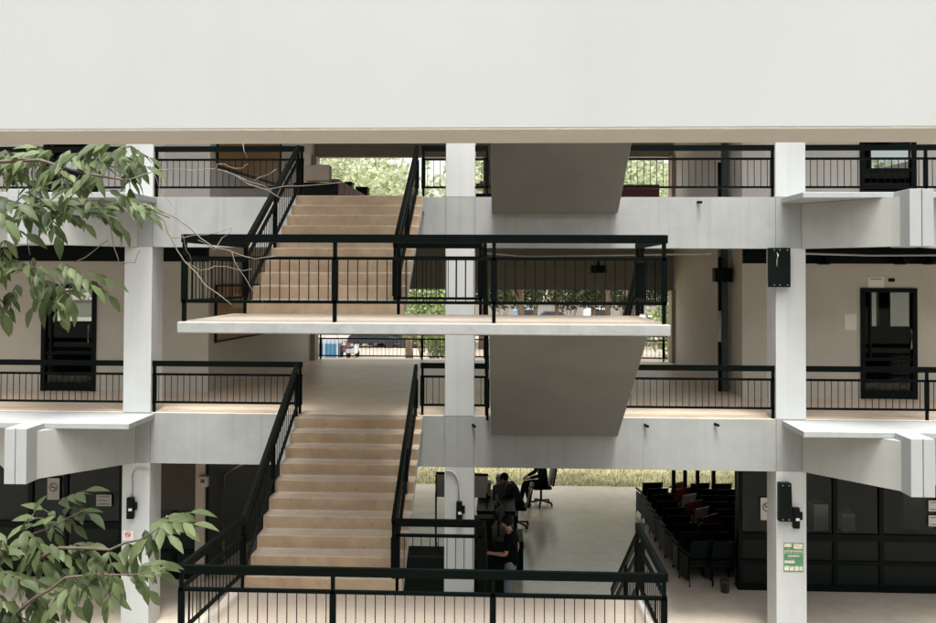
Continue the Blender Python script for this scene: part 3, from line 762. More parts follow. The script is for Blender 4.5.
office_chair(CH, R(100), 'swivel chair with pale backrest nearest the lawn')

def skin_body(name, chains, m, parent, sub=2):
    """chains: list of lists of (x,y,z,r) ; points with equal coordinates are shared"""
    vs = []; rs = []; es = []; idx = {}
    def vid(p):
        k = tuple(round(q, 3) for q in p[:3])
        if k not in idx: idx[k] = len(vs); vs.append(Vector(p[:3])); rs.append(p[3])
        return idx[k]
    for ch in chains:
        ids = [vid(p) for p in ch]
        for a, b in zip(ids[:-1], ids[1:]):
            if (a, b) not in es and (b, a) not in es: es.append((a, b))
    me = bpy.data.meshes.new(name); me.from_pydata(vs, es, []); me.update()
    me.materials.append(MATS[m])
    o = bpy.data.objects.new(name, me); col.objects.link(o); o.parent = parent
    s = o.modifiers.new('skin', 'SKIN'); s.use_smooth_shade = True
    if not me.skin_vertices: pass
    sub_ = o.modifiers.new('sub', 'SUBSURF'); sub_.levels = sub; sub_.render_levels = sub
    bpy.context.view_layer.update()
    sk = me.skin_vertices[0].data if me.skin_vertices else None
    if sk is None:
        bpy.context.view_layer.objects.active = o
    for i, r in enumerate(rs):
        rr = r if isinstance(r, tuple) else (r, r)
        me.skin_vertices[0].data[i].radius = rr
        me.skin_vertices[0].data[i].use_root = (i == 0)
    return o

def hand(w, d, side, spread=Vector((1, 0, 0))):
    """five finger chains from the wrist w along d"""
    w = Vector(w); d = Vector(d).normalized(); sp = Vector(spread).normalized(); n = d.cross(sp).normalized()
    palm = w + d * .075
    out = [[(*w, .026), (*(w + d * .04), .032), (*palm, .030)]]
    for k, l in ((-1.5, .062), (-.5, .078), (.5, .084), (1.5, .074)):
        b = palm + sp * (k * .019)
        out.append([(*palm, .030), (*(b + d * .022), .010), (*(b + d * (.022 + l * .5) + n * .012), .0085), (*(b + d * (.022 + l * .9) + n * .032), .007)])
    tb = w + d * .035
    out.append([(*(w + d * .04), .032), (*(tb + sp * side * .034 + d * .018), .012), (*(tb + sp * side * .05 + d * .048 + n * .012), .010), (*(tb + sp * side * .048 + d * .072 + n * .02), .008)])
    return out

def person(label, loc, rz, J, top_m, leg_m, long_sleeve=True, shoe_m='black_plastic', top_name='shirt'):
    """J: joints in local coords (faces +y): pelvis, chest, neck, head, shoulders/elbows/wrists/hips/knees/ankles"""
    root = thing('person', loc, label, 'person'); root['_o'] = (0, 0, 0)
    V = {k: Vector(v) for k, v in J.items()}
    def P(k, r): return (*V[k], r)
    def M(a, b, t, r): q = V[a].lerp(V[b], t); return (*q, r)
    ch = [[P('pelvis', .095), M('pelvis', 'chest', .5, .095), P('chest', .105), P('neck', .055), M('neck', 'head', .45, .052)]]
    hd = V['head']; fwd = V['face'].normalized()
    ch[0] += [(*(V['neck'].lerp(hd, .8)), .075), (*hd, (.083, .092)), (*(hd + Vector((0, 0, .075)) - fwd * .012), (.07, .078))]
    for s in 'lr':
        ch.append([P('chest', .105), P('sh' + s, .055), M('sh' + s, 'el' + s, .5, .047), P('el' + s, .04), M('el' + s, 'wr' + s, .45, .037), P('wr' + s, .026)])
        ch.append([P('pelvis', .095), P('hp' + s, .082), M('hp' + s, 'kn' + s, .5, .075), P('kn' + s, .055), M('kn' + s, 'an' + s, .4, .054), P('an' + s, .036), (*(V['an' + s] + Vector((0, 0, -.05))), .038), (*(V['an' + s] + Vector(J.get('toe' + s, (0, .15, -.06)))), .03)])
        d = V['wr' + s] - V['el' + s]
        ch += hand(V['wr' + s], d, 1 if s == 'l' else -1, Vector((1, 0, 0)) if abs(d.normalized().x) < .8 else Vector((0, 1, 0)))
    # nose, ears as little stubs of the same surface
    ch.append([(*hd, (.083, .092)), (*(hd + fwd * .1 + Vector((0, 0, -.01))), .014)])
    sd = fwd.cross(Vector((0, 0, 1))).normalized()
    for s in (-1, 1): ch.append([(*hd, (.083, .092)), (*(hd + sd * s * .085 - fwd * .01 + Vector((0, 0, -.005))), .018)])
    body = skin_body('body', ch, 'skin', root)
    f = MB()
    for s in (-1, 1): f.ball(hd + fwd * .083 + sd * s * .032 + Vector((0, 0, .012)), .011, 8)
    f.build('eyes', 'hair', root)
    f = MB(); f.ball(hd + fwd * .086 + Vector((0, 0, -.05)), .02, 8, 0, (1, .6, .35)); f.build('mouth', 'red_ink', root)
    # hair cap
    hb = MB(); hc = hd - fwd * .022 + Vector((0, 0, .042)); hb.ball(hc, .112, 14, 0, (.86, .95, .92)); hb.build('hair', 'hair', root)
    # clothes: slightly larger skins
    g_ = .016
    t = [[M('pelvis', 'chest', -.25, (.15, .14)), P('pelvis', (.155, .142)), M('pelvis', 'chest', .5, (.15, .135)), P('chest', (.165, .135)), M('chest', 'neck', .72, .085)]]
    for s in 'lr':
        if long_sleeve: t.append([P('chest', (.17, .125)), P('sh' + s, .074), M('sh' + s, 'el' + s, .5, .062), P('el' + s, .055), M('el' + s, 'wr' + s, .5, .048), M('el' + s, 'wr' + s, .95, .04)])
        else: t.append([P('chest', (.17, .125)), P('sh' + s, .076), M('sh' + s, 'el' + s, .45, .068), M('sh' + s, 'el' + s, .85, .066)])
    skin_body(top_name, t, top_m, root)
    t = [[M('pelvis', 'chest', .35, (.12, .11)), P('pelvis', (.15, .12))]]
    for s in 'lr': t.append([P('pelvis', (.15, .12)), P('hp' + s, .108), M('hp' + s, 'kn' + s, .5, .092), P('kn' + s, .074), M('kn' + s, 'an' + s, .5, .066), M('kn' + s, 'an' + s, .97, .058)])
    skin_body('trousers', t, leg_m, root)
    for s in 'lr':
        a = V['an' + s]; tv = Vector(J.get('toe' + s, (0, .15, -.06)))
        f = [[(*(a + Vector((0, 0, -.035)) - tv * .25), .045), (*(a + Vector((0, 0, -.045)) + tv * .35), .046), (*(a + tv + Vector((0, 0, .005))), .036)]]
        skin_body('shoe', f, shoe_m, root, 1)
    root.rotation_euler.z = rz
    return root
# standing person in black T-shirt, seen from his right, looking left (-x)
c = atz(511, 615.5, 0)
person('standing person in black T-shirt and jeans with one forearm held out', (c.x, c.y, .006), R(82),
       dict(pelvis=(0, 0, .93), chest=(0, .02, 1.28), neck=(0, .03, 1.47), head=(0, .09, 1.585), face=(0.12, .9, -.22),
            shl=(-.19, .03, 1.40), ell=(-.25, .06, 1.12), wrl=(-.16, .32, 1.10), shr=(.19, .0, 1.40), elr=(.27, -.08, 1.12), wrr=(.26, -.02, .86),
            hpl=(-.09, 0, .90), knl=(-.1, .05, .48), anl=(-.11, -.01, .085), hpr=(.09, 0, .90), knr=(.1, .04, .48), anr=(.12, -.04, .085)),
       'black_cloth', 'jeans', False, top_name='t_shirt')
# hunched person on a chair facing left
c = atz(517, 527, 0)
SEAT = dict(pelvis=(0, -.05, .53), chest=(0, .10, .86), neck=(0, .22, 1.02), head=(0, .32, 1.10), face=(0, .8, -.6),
            shl=(-.19, .15, .98), ell=(-.24, .25, .72), wrl=(-.12, .46, .66), shr=(.19, .15, .98), elr=(.24, .25, .72), wrr=(.12, .46, .66),
            hpl=(-.09, -.02, .54), knl=(-.12, .42, .53), anl=(-.12, .44, .085), hpr=(.09, -.02, .54), knr=(.12, .42, .53), anr=(.12, .42, .085))
office_chair((c.x, c.y, .005), R(85), 'dark swivel chair under the hunched person in grey')
person('hunched seated person in grey top looking down at the desk', (c.x, c.y, .005), R(85), SEAT, 'grey_cloth', 'black_cloth')
# seated person, teal jacket, on the swivel chair near the lawn
S2 = dict(SEAT); S2.update(pelvis=(0, -.06, .56), chest=(0, -.02, .95), neck=(0, .04, 1.16), head=(0, .10, 1.28), face=(0, .95, -.2), shl=(-.2, 0, 1.09), shr=(.2, 0, 1.09), ell=(-.24, .1, .80), elr=(.24, .1, .80), wrl=(-.12, .34, .72), wrr=(.12, .34, .72),
          knl=(-.11, .42, .54), anl=(-.13, .32, .085), knr=(.11, .42, .54), anr=(.12, .50, .085))
person('seated person in teal jacket on the swivel chair by the lawn', CH, R(100), S2, 'teal_cloth', 'black_cloth', top_name='jacket')

# desks with dark clutter beside the middle column
def desk(x0, x1, y0, y1, h, label, m='black_plastic'):
    root = thing('desk', ((x0 + x1) / 2, (y0 + y1) / 2, 0), label, 'desk')
    a = MB(); a.box(x0, x1, y0, y1, h - .04, h); a.build('desktop', m, root, .006)
    for px in (x0 + .04, x1 - .04):
        for py in (y0 + .04, y1 - .04): a = MB(); a.box(px - .025, px + .025, py - .025, py + .025, .005, h - .04); a.build('leg', 'black_metal', root)
    a = MB(); a.box(x0 + .03, x1 - .03, y0 + .02, y0 + .04, .15, h - .05); a.build('modesty_panel', m, root)
desk(-.75, .25, 1.4, 2.3, .78, 'black desk beside the standing person'); desk(-.55, .3, 2.5, 4.1, .78, 'long black desk behind the middle column'); desk(-.5, .35, 4.4, 6.2, .78, 'black desk in front of the hunched person')
def monitor(x, y, z, rz, label):
    root = thing('computer_monitor', (0, 0, 0), label, 'monitor', 'monitors on the black desks')
    a = MB(); a.box(-.27, .27, -.02, .02, .12, .46); a.build('screen', 'black_plastic', root, .008)
    a = MB(); a.box(-.02, .02, .02, .05, .01, .3); a.box(-.12, .12, -.06, .1, 0, .012); a.build('stand', 'black_metal', root)
    root.location = (x, y, z); root.rotation_euler.z = rz
monitor(-.1, 2.0, .781, R(80), 'black monitor on the desk beside the standing person'); monitor(.0, 3.1, .781, R(70), 'nearer black monitor on the long desk'); monitor(-.05, 3.8, .781, R(95), 'farther black monitor on the long desk'); monitor(.0, 5.0, .781, R(60), 'black monitor in front of the hunched person')
def carton(x, y, z, w, d, h, m, label):
    a = MB(); a.box(x - w / 2, x + w / 2, y - d / 2, y + d / 2, z, z + h); a.box(x - w / 2 - .008, x + w / 2 + .008, y - d / 2 - .008, y + d / 2 + .008, z + h * .75, z + h * .9); solo(a, 'storage_box', m, label, 'box', 'boxes around the desks', .006)
carton(.1, 1.65, .79, .35, .3, .28, 'black_plastic', 'black box on the desk beside the standing person')
carton(-.2, 2.8, .79, .4, .3, .35, 'black_plastic', 'tall black box on the long desk'); carton(-.35, 5.7, .79, .3, .3, .3, 'cream_box', 'cream box on the far desk'); carton(.05, 6.0, .79, .25, .25, .38, 'paper_grey', 'upright grey box on the far desk')
carton(.15, 4.9, .005, .5, .5, .6, 'black_plastic', 'black storage box standing under the far desk')
carton(.28, 3.3, .005, .4, .8, .62, 'black_plastic', 'long black storage box under the long desk')
# tipped-up grey table behind the middle column
c = at(460, 486, 4.5)
root = thing('folding_table', (c.x, 4.5, 0), 'grey folding table tipped on edge behind the middle column', 'table')
a = MB(); p = [at(436, 475, 4.3), at(488, 477, 4.7), at(487, 498, 4.7), at(436, 497, 4.3)]
a.hexa([q for q in (p[3], p[2], p[2] + Vector((0, .05, .02)), p[3] + Vector((0, .05, .02)), p[0] + Vector((0, .12, 0)), p[1] + Vector((0, .12, 0)), p[1] + Vector((0, .17, 0)), p[0] + Vector((0, .17, 0)))]); a.build('tabletop', 'tipped_table', root)
a = MB(); a.bar(p[0] + Vector((0, .05, .03)), p[1] + Vector((0, .05, .03)), .05, .05); a.bar(p[0] + Vector((0, .02, 0)), p[3], .03, .03); a.build('edge_frame', 'black_metal', root)
for k in (3, 2):
    a = MB(); q = p[k]; a.tube([(q.x, q.y, .005), (q.x, q.y, q.z + .1)], .02, 8); a.tube([(q.x, q.y - .2, .02), (q.x, q.y + .25, .02)], .02, 8); a.build('leg', 'black_metal', root)
# dark counter standing behind the bottom landing, left of the middle column
c0 = atz(402, 600, .005); 
root = thing('counter', (-1.2, .9, 0), 'dark green counter standing left of the middle column', 'counter')
a = MB(); a.box(-1.75, -.93, .7, 1.1, .16, 1.05); a.build('body', 'shop_panel', root, .01)
a = MB(); a.box(-1.77, -.91, .66, 1.14, 1.05, 1.09); a.build('worktop', 'grey_cloth', root)
a = MB(); a.box(-1.75, -.93, .72, 1.08, .005, .16); a.build('plinth', 'grey_cloth', root)

# ------------------------------------------------------------------ unseen wing added behind the camera to block low sky light
ow = thing('sky_block_wing', (0, -19, 0), 'unseen wing added behind the viewer to block low sky light', 'building')
a = MB(); wall_holes(a, -26, 26, 0, 14, -19.3, -19, [(x, x + 2.6, z + .9, z + 2.4) for x in range(-25, 25, 4) for z in (0, 3.6, 7.2, 10.4)]); a.build('wall', 'wing_wall', ow)
a = MB(); a.box(-26, 26, -28, -19.31, 13.6, 14.2); a.build('roof', 'wing_wall', ow)
a = MB(); a.box(-26, 26, -28, -27.8, 0, 13.6); a.box(-26, -25.8, -27.8, -19.31, 0, 13.6); a.box(25.8, 26, -27.8, -19.31, 0, 13.6); a.build('rear_wall', 'room_dark', ow)
# ------------------------------------------------------------------ foliage
def rvec(): 
    while True:
        v = Vector((random.uniform(-1, 1), random.uniform(-1, 1), random.uniform(-1, 1)))
        if .05 < v.length < 1: return v.normalized()
# near tree at the left: trunk outside the frame, branches reaching in
tree = thing('broadleaf_tree', (-4.9, -8.6, 0), 'broadleaf tree reaching in from the left with green compound leaves', 'tree')
YT = -8.75
m_ = MB(); m_.tube([(-4.9, -8.6, -.1), (-4.85, -8.55, 2.5), (-4.75, -8.6, 5.0), (-4.6, -8.6, 7.2), (-4.5, -8.5, 9.0)], [.2, .17, .15, .11, .05], 12); m_.build('trunk', 'bark', tree)
limbs = []; lfm = MB()
def px(u, v, dy=0): return at(u - (10 if v > 480 else 0), v, YT + dy)
def compound(p, d, n, L, size, droop=.5):
    """rachis from p along d with n pairs of drooping leaflets and a terminal one"""
    d = d.normalized(); base = Vector(p); q = base; pts = [base]; side = d.cross(Vector((0, 0, 1)))
    if side.length < .1: side = Vector((1, 0, 0))
    side.normalize()
    tint0 = random.uniform(.15, .85)
    steps = n
    for k in range(steps):
        d = (d + Vector((0, 0, -droop * .22))).normalized()
        for s in (-1, 1):
            ld = (d * .75 + side * s * random.uniform(.55, 1.0) + Vector((0, 0, -droop * random.uniform(.4, 1.1))) + rvec() * .2).normalized()
            nr = (Vector((0, 0, 1)) + side * s * .3 + rvec() * .35 + Vector((0, -.5, 0)))
            z = size * random.uniform(.75, 1.15)
            lfm.leaf(q, ld, nr, z, z * random.uniform(.36, .46), random.uniform(.1, .4), min(1, max(0, tint0 + random.uniform(-.3, .3))))
        q = q + d * (L / steps); pts.append(q)
    lfm.leaf(q, d + rvec() * .15, Vector((0, -.5, 1)) + rvec() * .3, size * 1.15, size * .45, .3, tint0)
    lfm.tube(pts, [.003] * len(pts), 5, 1)
def branch(uvs, r0, r1, mb=None, n=7):
    jit = .01
    if mb is None: mb = MB(); limbs.append(mb); r0 *= .55; r1 *= .7
    ps = [px(*q) for q in uvs]; k = len(ps)
    # smooth a little
    out = []
    for a, b in zip(ps[:-1], ps[1:]):
        out += [a, a.lerp(b, .5) + rvec() * jit]
    out.append(ps[-1]); mm = len(out)
    mb.tube(out, [r0 + (r1 - r0) * i / (mm - 1) for i in range(mm)], n)
    return out
B1 = branch([(-330, 180, .1), (-150, 175, .05), (-30, 165, 0), (40, 160, 0), (95, 175, -.1), (125, 180, -.15)], .035, .006)
B2 = branch([(-330, 200, .3), (-120, 230, .2), (-20, 215, .1), (30, 205, .1), (95, 205, 0), (150, 208, -.1), (170, 218, -.1)], .03, .004)
B3 = branch([(-330, 260, .1), (-90, 275, -.1), (0, 275, -.15), (35, 268, -.2), (60, 285, -.25), (72, 305, -.25)], .024, .004)
B4 = branch([(-330, 700, .2), (-120, 640, .1), (-10, 600, .05), (40, 565, 0), (70, 548, -.1), (120, 550, -.1), (150, 540, -.15), (175, 522, -.15)], .034, .004)
B5 = branch([(-330, 720, -.1), (-80, 680, -.2), (0, 640, -.2), (45, 598, -.25), (75, 578, -.25), (130, 575, -.25), (165, 572, -.25)], .03, .004)
B6 = branch([(-20, 600, .05), (15, 560, .1), (40, 535, .1), (75, 520, .1), (95, 510, .1)], .014, .004)
def cluster(boxes):
    ex = [(u + random.uniform(-12, 12), v + random.uniform(-9, 9), a + random.uniform(-40, 40), n, z * .95, dy + random.uniform(-.15, .15)) for (u, v, a, n, z, dy) in boxes if random.random() < .8]
    for (u, v, ang, n, size, dy) in boxes + ex:
        a = R(ang); d = AR * math.cos(a) + AU * math.sin(a) + AF * random.uniform(-.5, .4)
        compound(px(u, v, dy), d, n, size * (.5 + .26 * n), size, random.uniform(.15, .5))
SZ = .112
top_c = []
for (u, v) in ((-15, 150), (5, 150), (22, 160), (40, 150), (52, 165), (70, 150), (85, 160), (100, 150), (118, 150), (135, 150), (10, 175), (30, 185), (62, 178), (90, 172), (-8, 195), (128, 165), (20, 205), (5, 225), (50, 150), (75, 160), (0, 165), (110, 142), (132, 146)):
    top_c.append((u, v, random.choice((-10, -40, -80, -130, -170, -20)), random.choice((2, 3, 3, 4)), SZ * random.uniform(.85, 1.2), random.uniform(-.35, .35)))
for (u, v) in ((22, 195), (40, 205), (62, 200), (80, 195), (100, 198), (118, 196), (128, 205), (88, 212), (48, 212), (110, 190), (70, 208), (134, 206), (124, 200), (30, 212)):
    top_c.append((u, v, random.choice((-5, -30, -60, -20, -160)), random.choice((2, 3, 3, 4)), SZ * random.uniform(.8, 1.1), random.uniform(-.35, .2)))
for (u, v, a) in ((-10, 245, -60), (5, 240, -90), (20, 262, -10), (32, 265, -60), (38, 268, -100), (12, 262, -150), (0, 265, -90), (55, 268, -20), (70, 268, -30), (88, 272, -20), (60, 284, -70), (66, 292, -80), (52, 288, -110), (10, 292, -80), (-8, 290, -60), (60, 298, -70), (45, 280, -40)):
    top_c.append((u, v, a, random.choice((2, 2, 3)), SZ * random.uniform(.72, 1.05), random.uniform(-.4, .1)))
cluster(top_c)
low_c = []
for (u, v, a, n) in ((78, 507, 10, 3), (70, 515, -40, 2), (60, 520, 170, 1), (35, 530, 60, 2), (45, 540, -50, 2), (30, 545, 200, 2), (20, 555, 150, 2), (60, 545, -30, 3), (80, 545, -60, 2), (95, 552, -30, 2),
                     (168, 520, 15, 3), (165, 522, -25, 2), (155, 530, -60, 2), (150, 540, -90, 1), (118, 552, -70, 2), (130, 552, -50, 2), (105, 560, -40, 3), (140, 565, -20, 3), (150, 571, 5, 2), (120, 575, -60, 3), (100, 572, -90, 2),
                     (10, 570, 170, 2), (30, 575, -60, 3), (50, 580, -100, 3), (60, 590, -40, 3), (25, 600, -100, 3), (5, 600, -70, 3), (40, 605, -50, 3), (15, 615, -40, 3), (-10, 585, -30, 3), (55, 610, -80, 3), (30, 618, -20, 2), (0, 560, 60, 2), (-5, 620, 0, 3), (20, 575, -20, 3), (70, 570, -20, 3), (85, 585, -110, 2), (38, 560, -10, 3),(12, 540, -120, 2), (60, 560, -90, 2)):
    low_c.append((u, v, a + random.uniform(-12, 12), n, SZ * random.uniform(.85, 1.15), random.uniform(-.3, .25)))
cluster(low_c)
# bare twigs
for uv, r in (([(150, 205, -.1), (165, 222, -.1), (172, 240, -.1), (185, 262, -.1), (205, 285, -.15), (232, 305, -.2)], .007), ([(160, 210, -.1), (190, 228, -.1), (215, 248, -.1), (240, 255, 0), (255, 259, 0), (278, 256, .05)], .007),
              ([(170, 238, -.1), (195, 235, 0), (220, 232, 0), (232, 228, 0)], .004), ([(185, 262, -.1), (200, 270, -.05), (215, 266, 0), (238, 270, .05), (252, 269, .05)], .005), ([(198, 240, -.1), (214, 251, -.1), (222, 238, 0), (232, 228, 0)], .004), ([(232, 252, -.1), (238, 268, -.1), (252, 290, -.1), (263, 302, -.1)], .004),
              ([(125, 180, -.15), (145, 174, -.1), (175, 169, 0), (208, 169, .1), (225, 171, .1), (250, 182, .1), (270, 189, .1), (300, 186, .1), (345, 182, .1)], .006), ([(225, 171, .1), (248, 184, .1), (268, 190, .1), (285, 200, .1)], .008), ([(215, 169, .1), (217, 164, .1), (230, 167, .1), (243, 168, .1), (248, 164, .12)], .005), ([(253, 181, .1), (264, 176, .1), (276, 169, .1)], .005),
              ([(20, 205, .1), (28, 230, 0), (30, 255, 0)], .007), ([(105, 205, 0), (112, 235, 0), (118, 258, 0), (121, 265, 0), (135, 263, 0), (140, 250, 0)], .005), ([(75, 262, 0), (95, 250, 0), (108, 240, 0)], .006), ([(0, 200, .2), (12, 235, .1), (18, 258, .1)], .008), ([(150, 165, -.1), (160, 190, -.1), (172, 205, -.1)], .003), ([(243, 143, .1), (248, 158, .1)], .005), ([(60, 180, .1), (72, 190, .1), (80, 175, .1)], .006), ([(95, 150, .1), (105, 165, .1), (124, 180, 0)], .006), ([(178, 226, -.1), (186, 250, -.1), (192, 262, -.1)], .003)):
    tw = MB(); branch(uv, r * .6, r * .35, tw, 6); tw.build('twig', 'twig', tree)
for bmesh_ in limbs: bmesh_.build('limb', 'limb_bark', tree)
lfm.build('foliage', ['near_leaf', 'limb_bark'], tree, 0, True)

# background trees: trunk, limbs and a crown of many leaf clumps
def far_tree(x, y, h, cr, z0, n, label, leaf=.32, trunk_r=.25, m='far_leaf'):
    root = thing('tree', (x, y, 0), label, 'tree', 'trees beyond the building')
    t = MB(); lean = random.uniform(-.5, .5)
    t.tube([(x, y, -.1), (x + lean * .3, y, h * .3), (x + lean, y, h * .75)], [trunk_r, trunk_r * .75, trunk_r * .25], 10)
    cs = []
    for k in range(10):
        a = random.uniform(0, 6.28); rr = cr * random.uniform(.3, .85); zz = random.uniform(z0 + (h - z0) * .12, h - cr * .25)
        c = Vector((x + rr * math.cos(a), y + rr * math.sin(a) * .8, zz)); cs.append((c, cr * random.uniform(.32, .55)))
        t.tube([(x + lean * .5, y, h * .28 + .03 * h * (k % 4)), ((x + c.x) / 2, (y + c.y) / 2, (h * .35 + zz) / 2), c], [trunk_r * .4, trunk_r * .25, .03], 6)
    t.build('trunk', 'bark', root)
    f = MB()
    for k in range(n):
        c, r = random.choice(cs)
        v = rvec(); p = c + v * r * random.uniform(.45, 1.05) ** .7
        s = leaf * random.uniform(.6, 1.4); a = rvec(); b = a.cross(rvec()).normalized()
        i = f.pts([p - a * s * .5, p + b * s * .3, p + a * s * .5, p - b * s * .3], min(1, max(0, .5 + v.z * .2 + random.uniform(-.45, .45))))
        f.face([i, i + 1, i + 2, i + 3])
    f.build('crown', m, root, 0, True)
FT = [(-13, 40, 13.6, 5.2, 6.2), (-5.5, 36, 13, 5.0, 6.6), (1.5, 40, 13.6, 5.2, 6.4), (8, 37, 13, 5.0, 6.4), (15, 42, 13.6, 5.2, 6.0), (-20, 38, 12.5, 5, 6.0), (22, 38, 12.5, 5, 6), (-1.5, 52, 16.5, 6, 6.5), (-11, 55, 16.5, 6, 7), (9, 54, 16.5, 6, 6.5), (19, 56, 16, 6, 6.5)]
places = ['behind the passage at far left', 'left of the middle column', 'behind the middle column', 'behind the upper landing', 'behind the right passage wall', 'beyond the left wing', 'beyond the right wing', 'in the rear row at the centre', 'in the rear row at left', 'in the rear row right of centre', 'in the rear row at far right']
for (x, y, h, cr, z0), pl in zip(FT, places):
    far_tree(x, y, h, cr, z0, 5200, 'pale green tree with tan trunk ' + pl, .34 if y < 50 else .42, .26)
for k, x in enumerate((4.0, 6.3, 10.2, 12.0, -2.5)):
    far_tree(x - .5, 68 + 2 * k, 10 + k % 3, 4.2, 4.6, 2200, ['slim tan trunk seen just right of the landing post', 'tan trunk at the centre of the upper landing gap', 'forked tan trunk near the right end of the landing', 'last slim trunk before the right wall', 'slim trunk left of the middle column'][k], .5, .28)
# leafy bush near the far railing and shrubs in the gap left of the column
def shrub(x, y, z, r, n, label, leaf=.2, zs=1.0, lm='bush_leaf'):
    root = thing('shrub', (x, y, 0), label, 'shrub', 'shrubs behind the building')
    s = MB(); 
    for k in range(6): a = random.uniform(0, 6.28); s.tube([(x, y, 0), (x + r * .3 * math.cos(a), y + r * .3 * math.sin(a), z * .6), (x + r * .6 * math.cos(a), y + r * .6 * math.sin(a), z)], [.04, .03, .01], 6)
    s.build('stem', 'bark', root)
    f = MB()
    for k in range(n):
        v = rvec(); p = Vector((x, y, z)) + Vector((v.x * r, v.y * r, v.z * r * zs)) * random.uniform(.35, 1.0)
        if p.z < .05: continue
        q = leaf * random.uniform(.6, 1.4); a = rvec(); b = a.cross(rvec()).normalized()
        i = f.pts([p - a * q * .5, p + b * q * .28, p + a * q * .5, p - b * q * .28], random.uniform(.0, 1)); f.face([i, i + 1, i + 2, i + 3])
    f.build('foliage', lm, root, 0, True)
c = at(428, 312, 26); shrub(c.x, 26, 4.0, 1.6, 1800, 'tall shrub seen between upper flight and middle column', .22, 1.1)
c = at(655, 312, 24); shrub(c.x + .9, 24, 3.6, 1.5, 1500, 'tall shrub by the right end of the far opening', .22, 1.2)
c = at(441, 350, 40); shrub(c.x, 40, 1.2, 1.2, 900, 'yellow green bush beside the middle column beyond the far railing', .22)

for k in range(9):
    x = -9 + 2.9 * k + random.uniform(-.5, .5); shrub(x, 57 + random.uniform(-2, 2), 4.6, 2.1, 1300, ['leftmost', 'second', 'third', 'fourth', 'fifth', 'sixth', 'seventh', 'eighth', 'rightmost'][k] + ' bush of the dark row in front of the far trunks, counted from the left', .34, .85, 'hedge_leaf')
# far car park: wall, vehicles, stall
a = MB(); a.box(-60, 60, 96, 96.4, 0, 2.2); a.box(-60, 60, 95.9, 96.5, 2.2, 2.35); solo(a, 'boundary_wall', 'stone_wall', 'pale boundary wall at the far end of the car park', 'wall')
# a ground-cover hedge mass behind everything
h_ = MB()
for k in range(9000):
    p = Vector((random.uniform(-60, 60), 100 + random.uniform(-1.5, 4), random.uniform(1.5, 15) if random.random() < .8 else random.uniform(10, 22))); q = random.uniform(.7, 1.6); a_ = rvec(); b_ = a_.cross(rvec()).normalized()
    i = h_.pts([p - a_ * q * .5, p + b_ * q * .4, p + a_ * q * .5, p - b_ * q * .4], random.random()); h_.face([i, i + 1, i + 2, i + 3])
o = h_.build('far_wood', 'far_leaf', None, 0, True); tag(o, 'far wood behind the car park', 'trees', None, 'stuff')
def car(x, y, rz, m, label, van=False):
    root = thing('parked_car', (0, 0, 0), label, 'car', 'cars in the far car park')
    H = 1.9 if van else 1.45
    prof = [(-2.1, .35), (2.1, .35), (2.12, .75), (1.3, .9), (.75, H - .05), (-1.2, H), (-2.0, .95 if not van else H - .2), (-2.12, .7)]
    a = MB(); n = len(prof); i = a.pts([(px_, -.82, z) for px_, z in prof]); a.pts([(px_, .82, z) for px_, z in prof])
    a.face([i + k for k in range(n)]); a.face([i + n + k for k in range(n)][::-1])
    for k in range(n): a.face([i + k, i + n + k, i + n + (k + 1) % n, i + (k + 1) % n])
    a.build('body', m, root, .06)
    for s in (-1, 1):
        w = MB(); w.hexa([(-1.15, s * .825, .95), (.95, s * .825, .95), (.95, s * .815, .95), (-1.15, s * .815, .95), (-1.05, s * .825, H - .12), (.62, s * .825, H - .12), (.62, s * .815, H - .12), (-1.05, s * .815, H - .12)])
        w.build('side_window', 'car_dark', root)
    for sx in (-1.3, 1.3):
        for s in (-1, 1): w = MB(); w.tube([(sx, s * .7, .32), (sx, s * .85, .32)], .32, 14); w.build('wheel', 'tyre', root)
    root.location = (x, y, -.025); root.rotation_euler.z = rz
for u, v, y, rz, m, lab, van in ((374, 341, 53, 5, 'car_dark', 'dark car parked beyond the far railing, left one', False), (397, 341, 55, 5, 'car_dark', 'dark car parked beyond the far railing beside the post', False), (424, 342, 53, 0, 'car_dark', 'dark car parked beyond the far railing near the bush', False), (555, 312, 90, 3, 'car_dark', 'dark car seen over the upper landing', False), (530, 314, 86, 0, 'car_blue', 'blue van seen over the upper landing', True), (600, 312, 88, 0, 'car_white', 'white van seen over the upper landing right of centre', True), (655, 335, 70, 4, 'car_white', 'white van beyond the far railing at the right', True)):
    c = at(u, v, y); car(c.x, y, R(rz), m, lab, van)
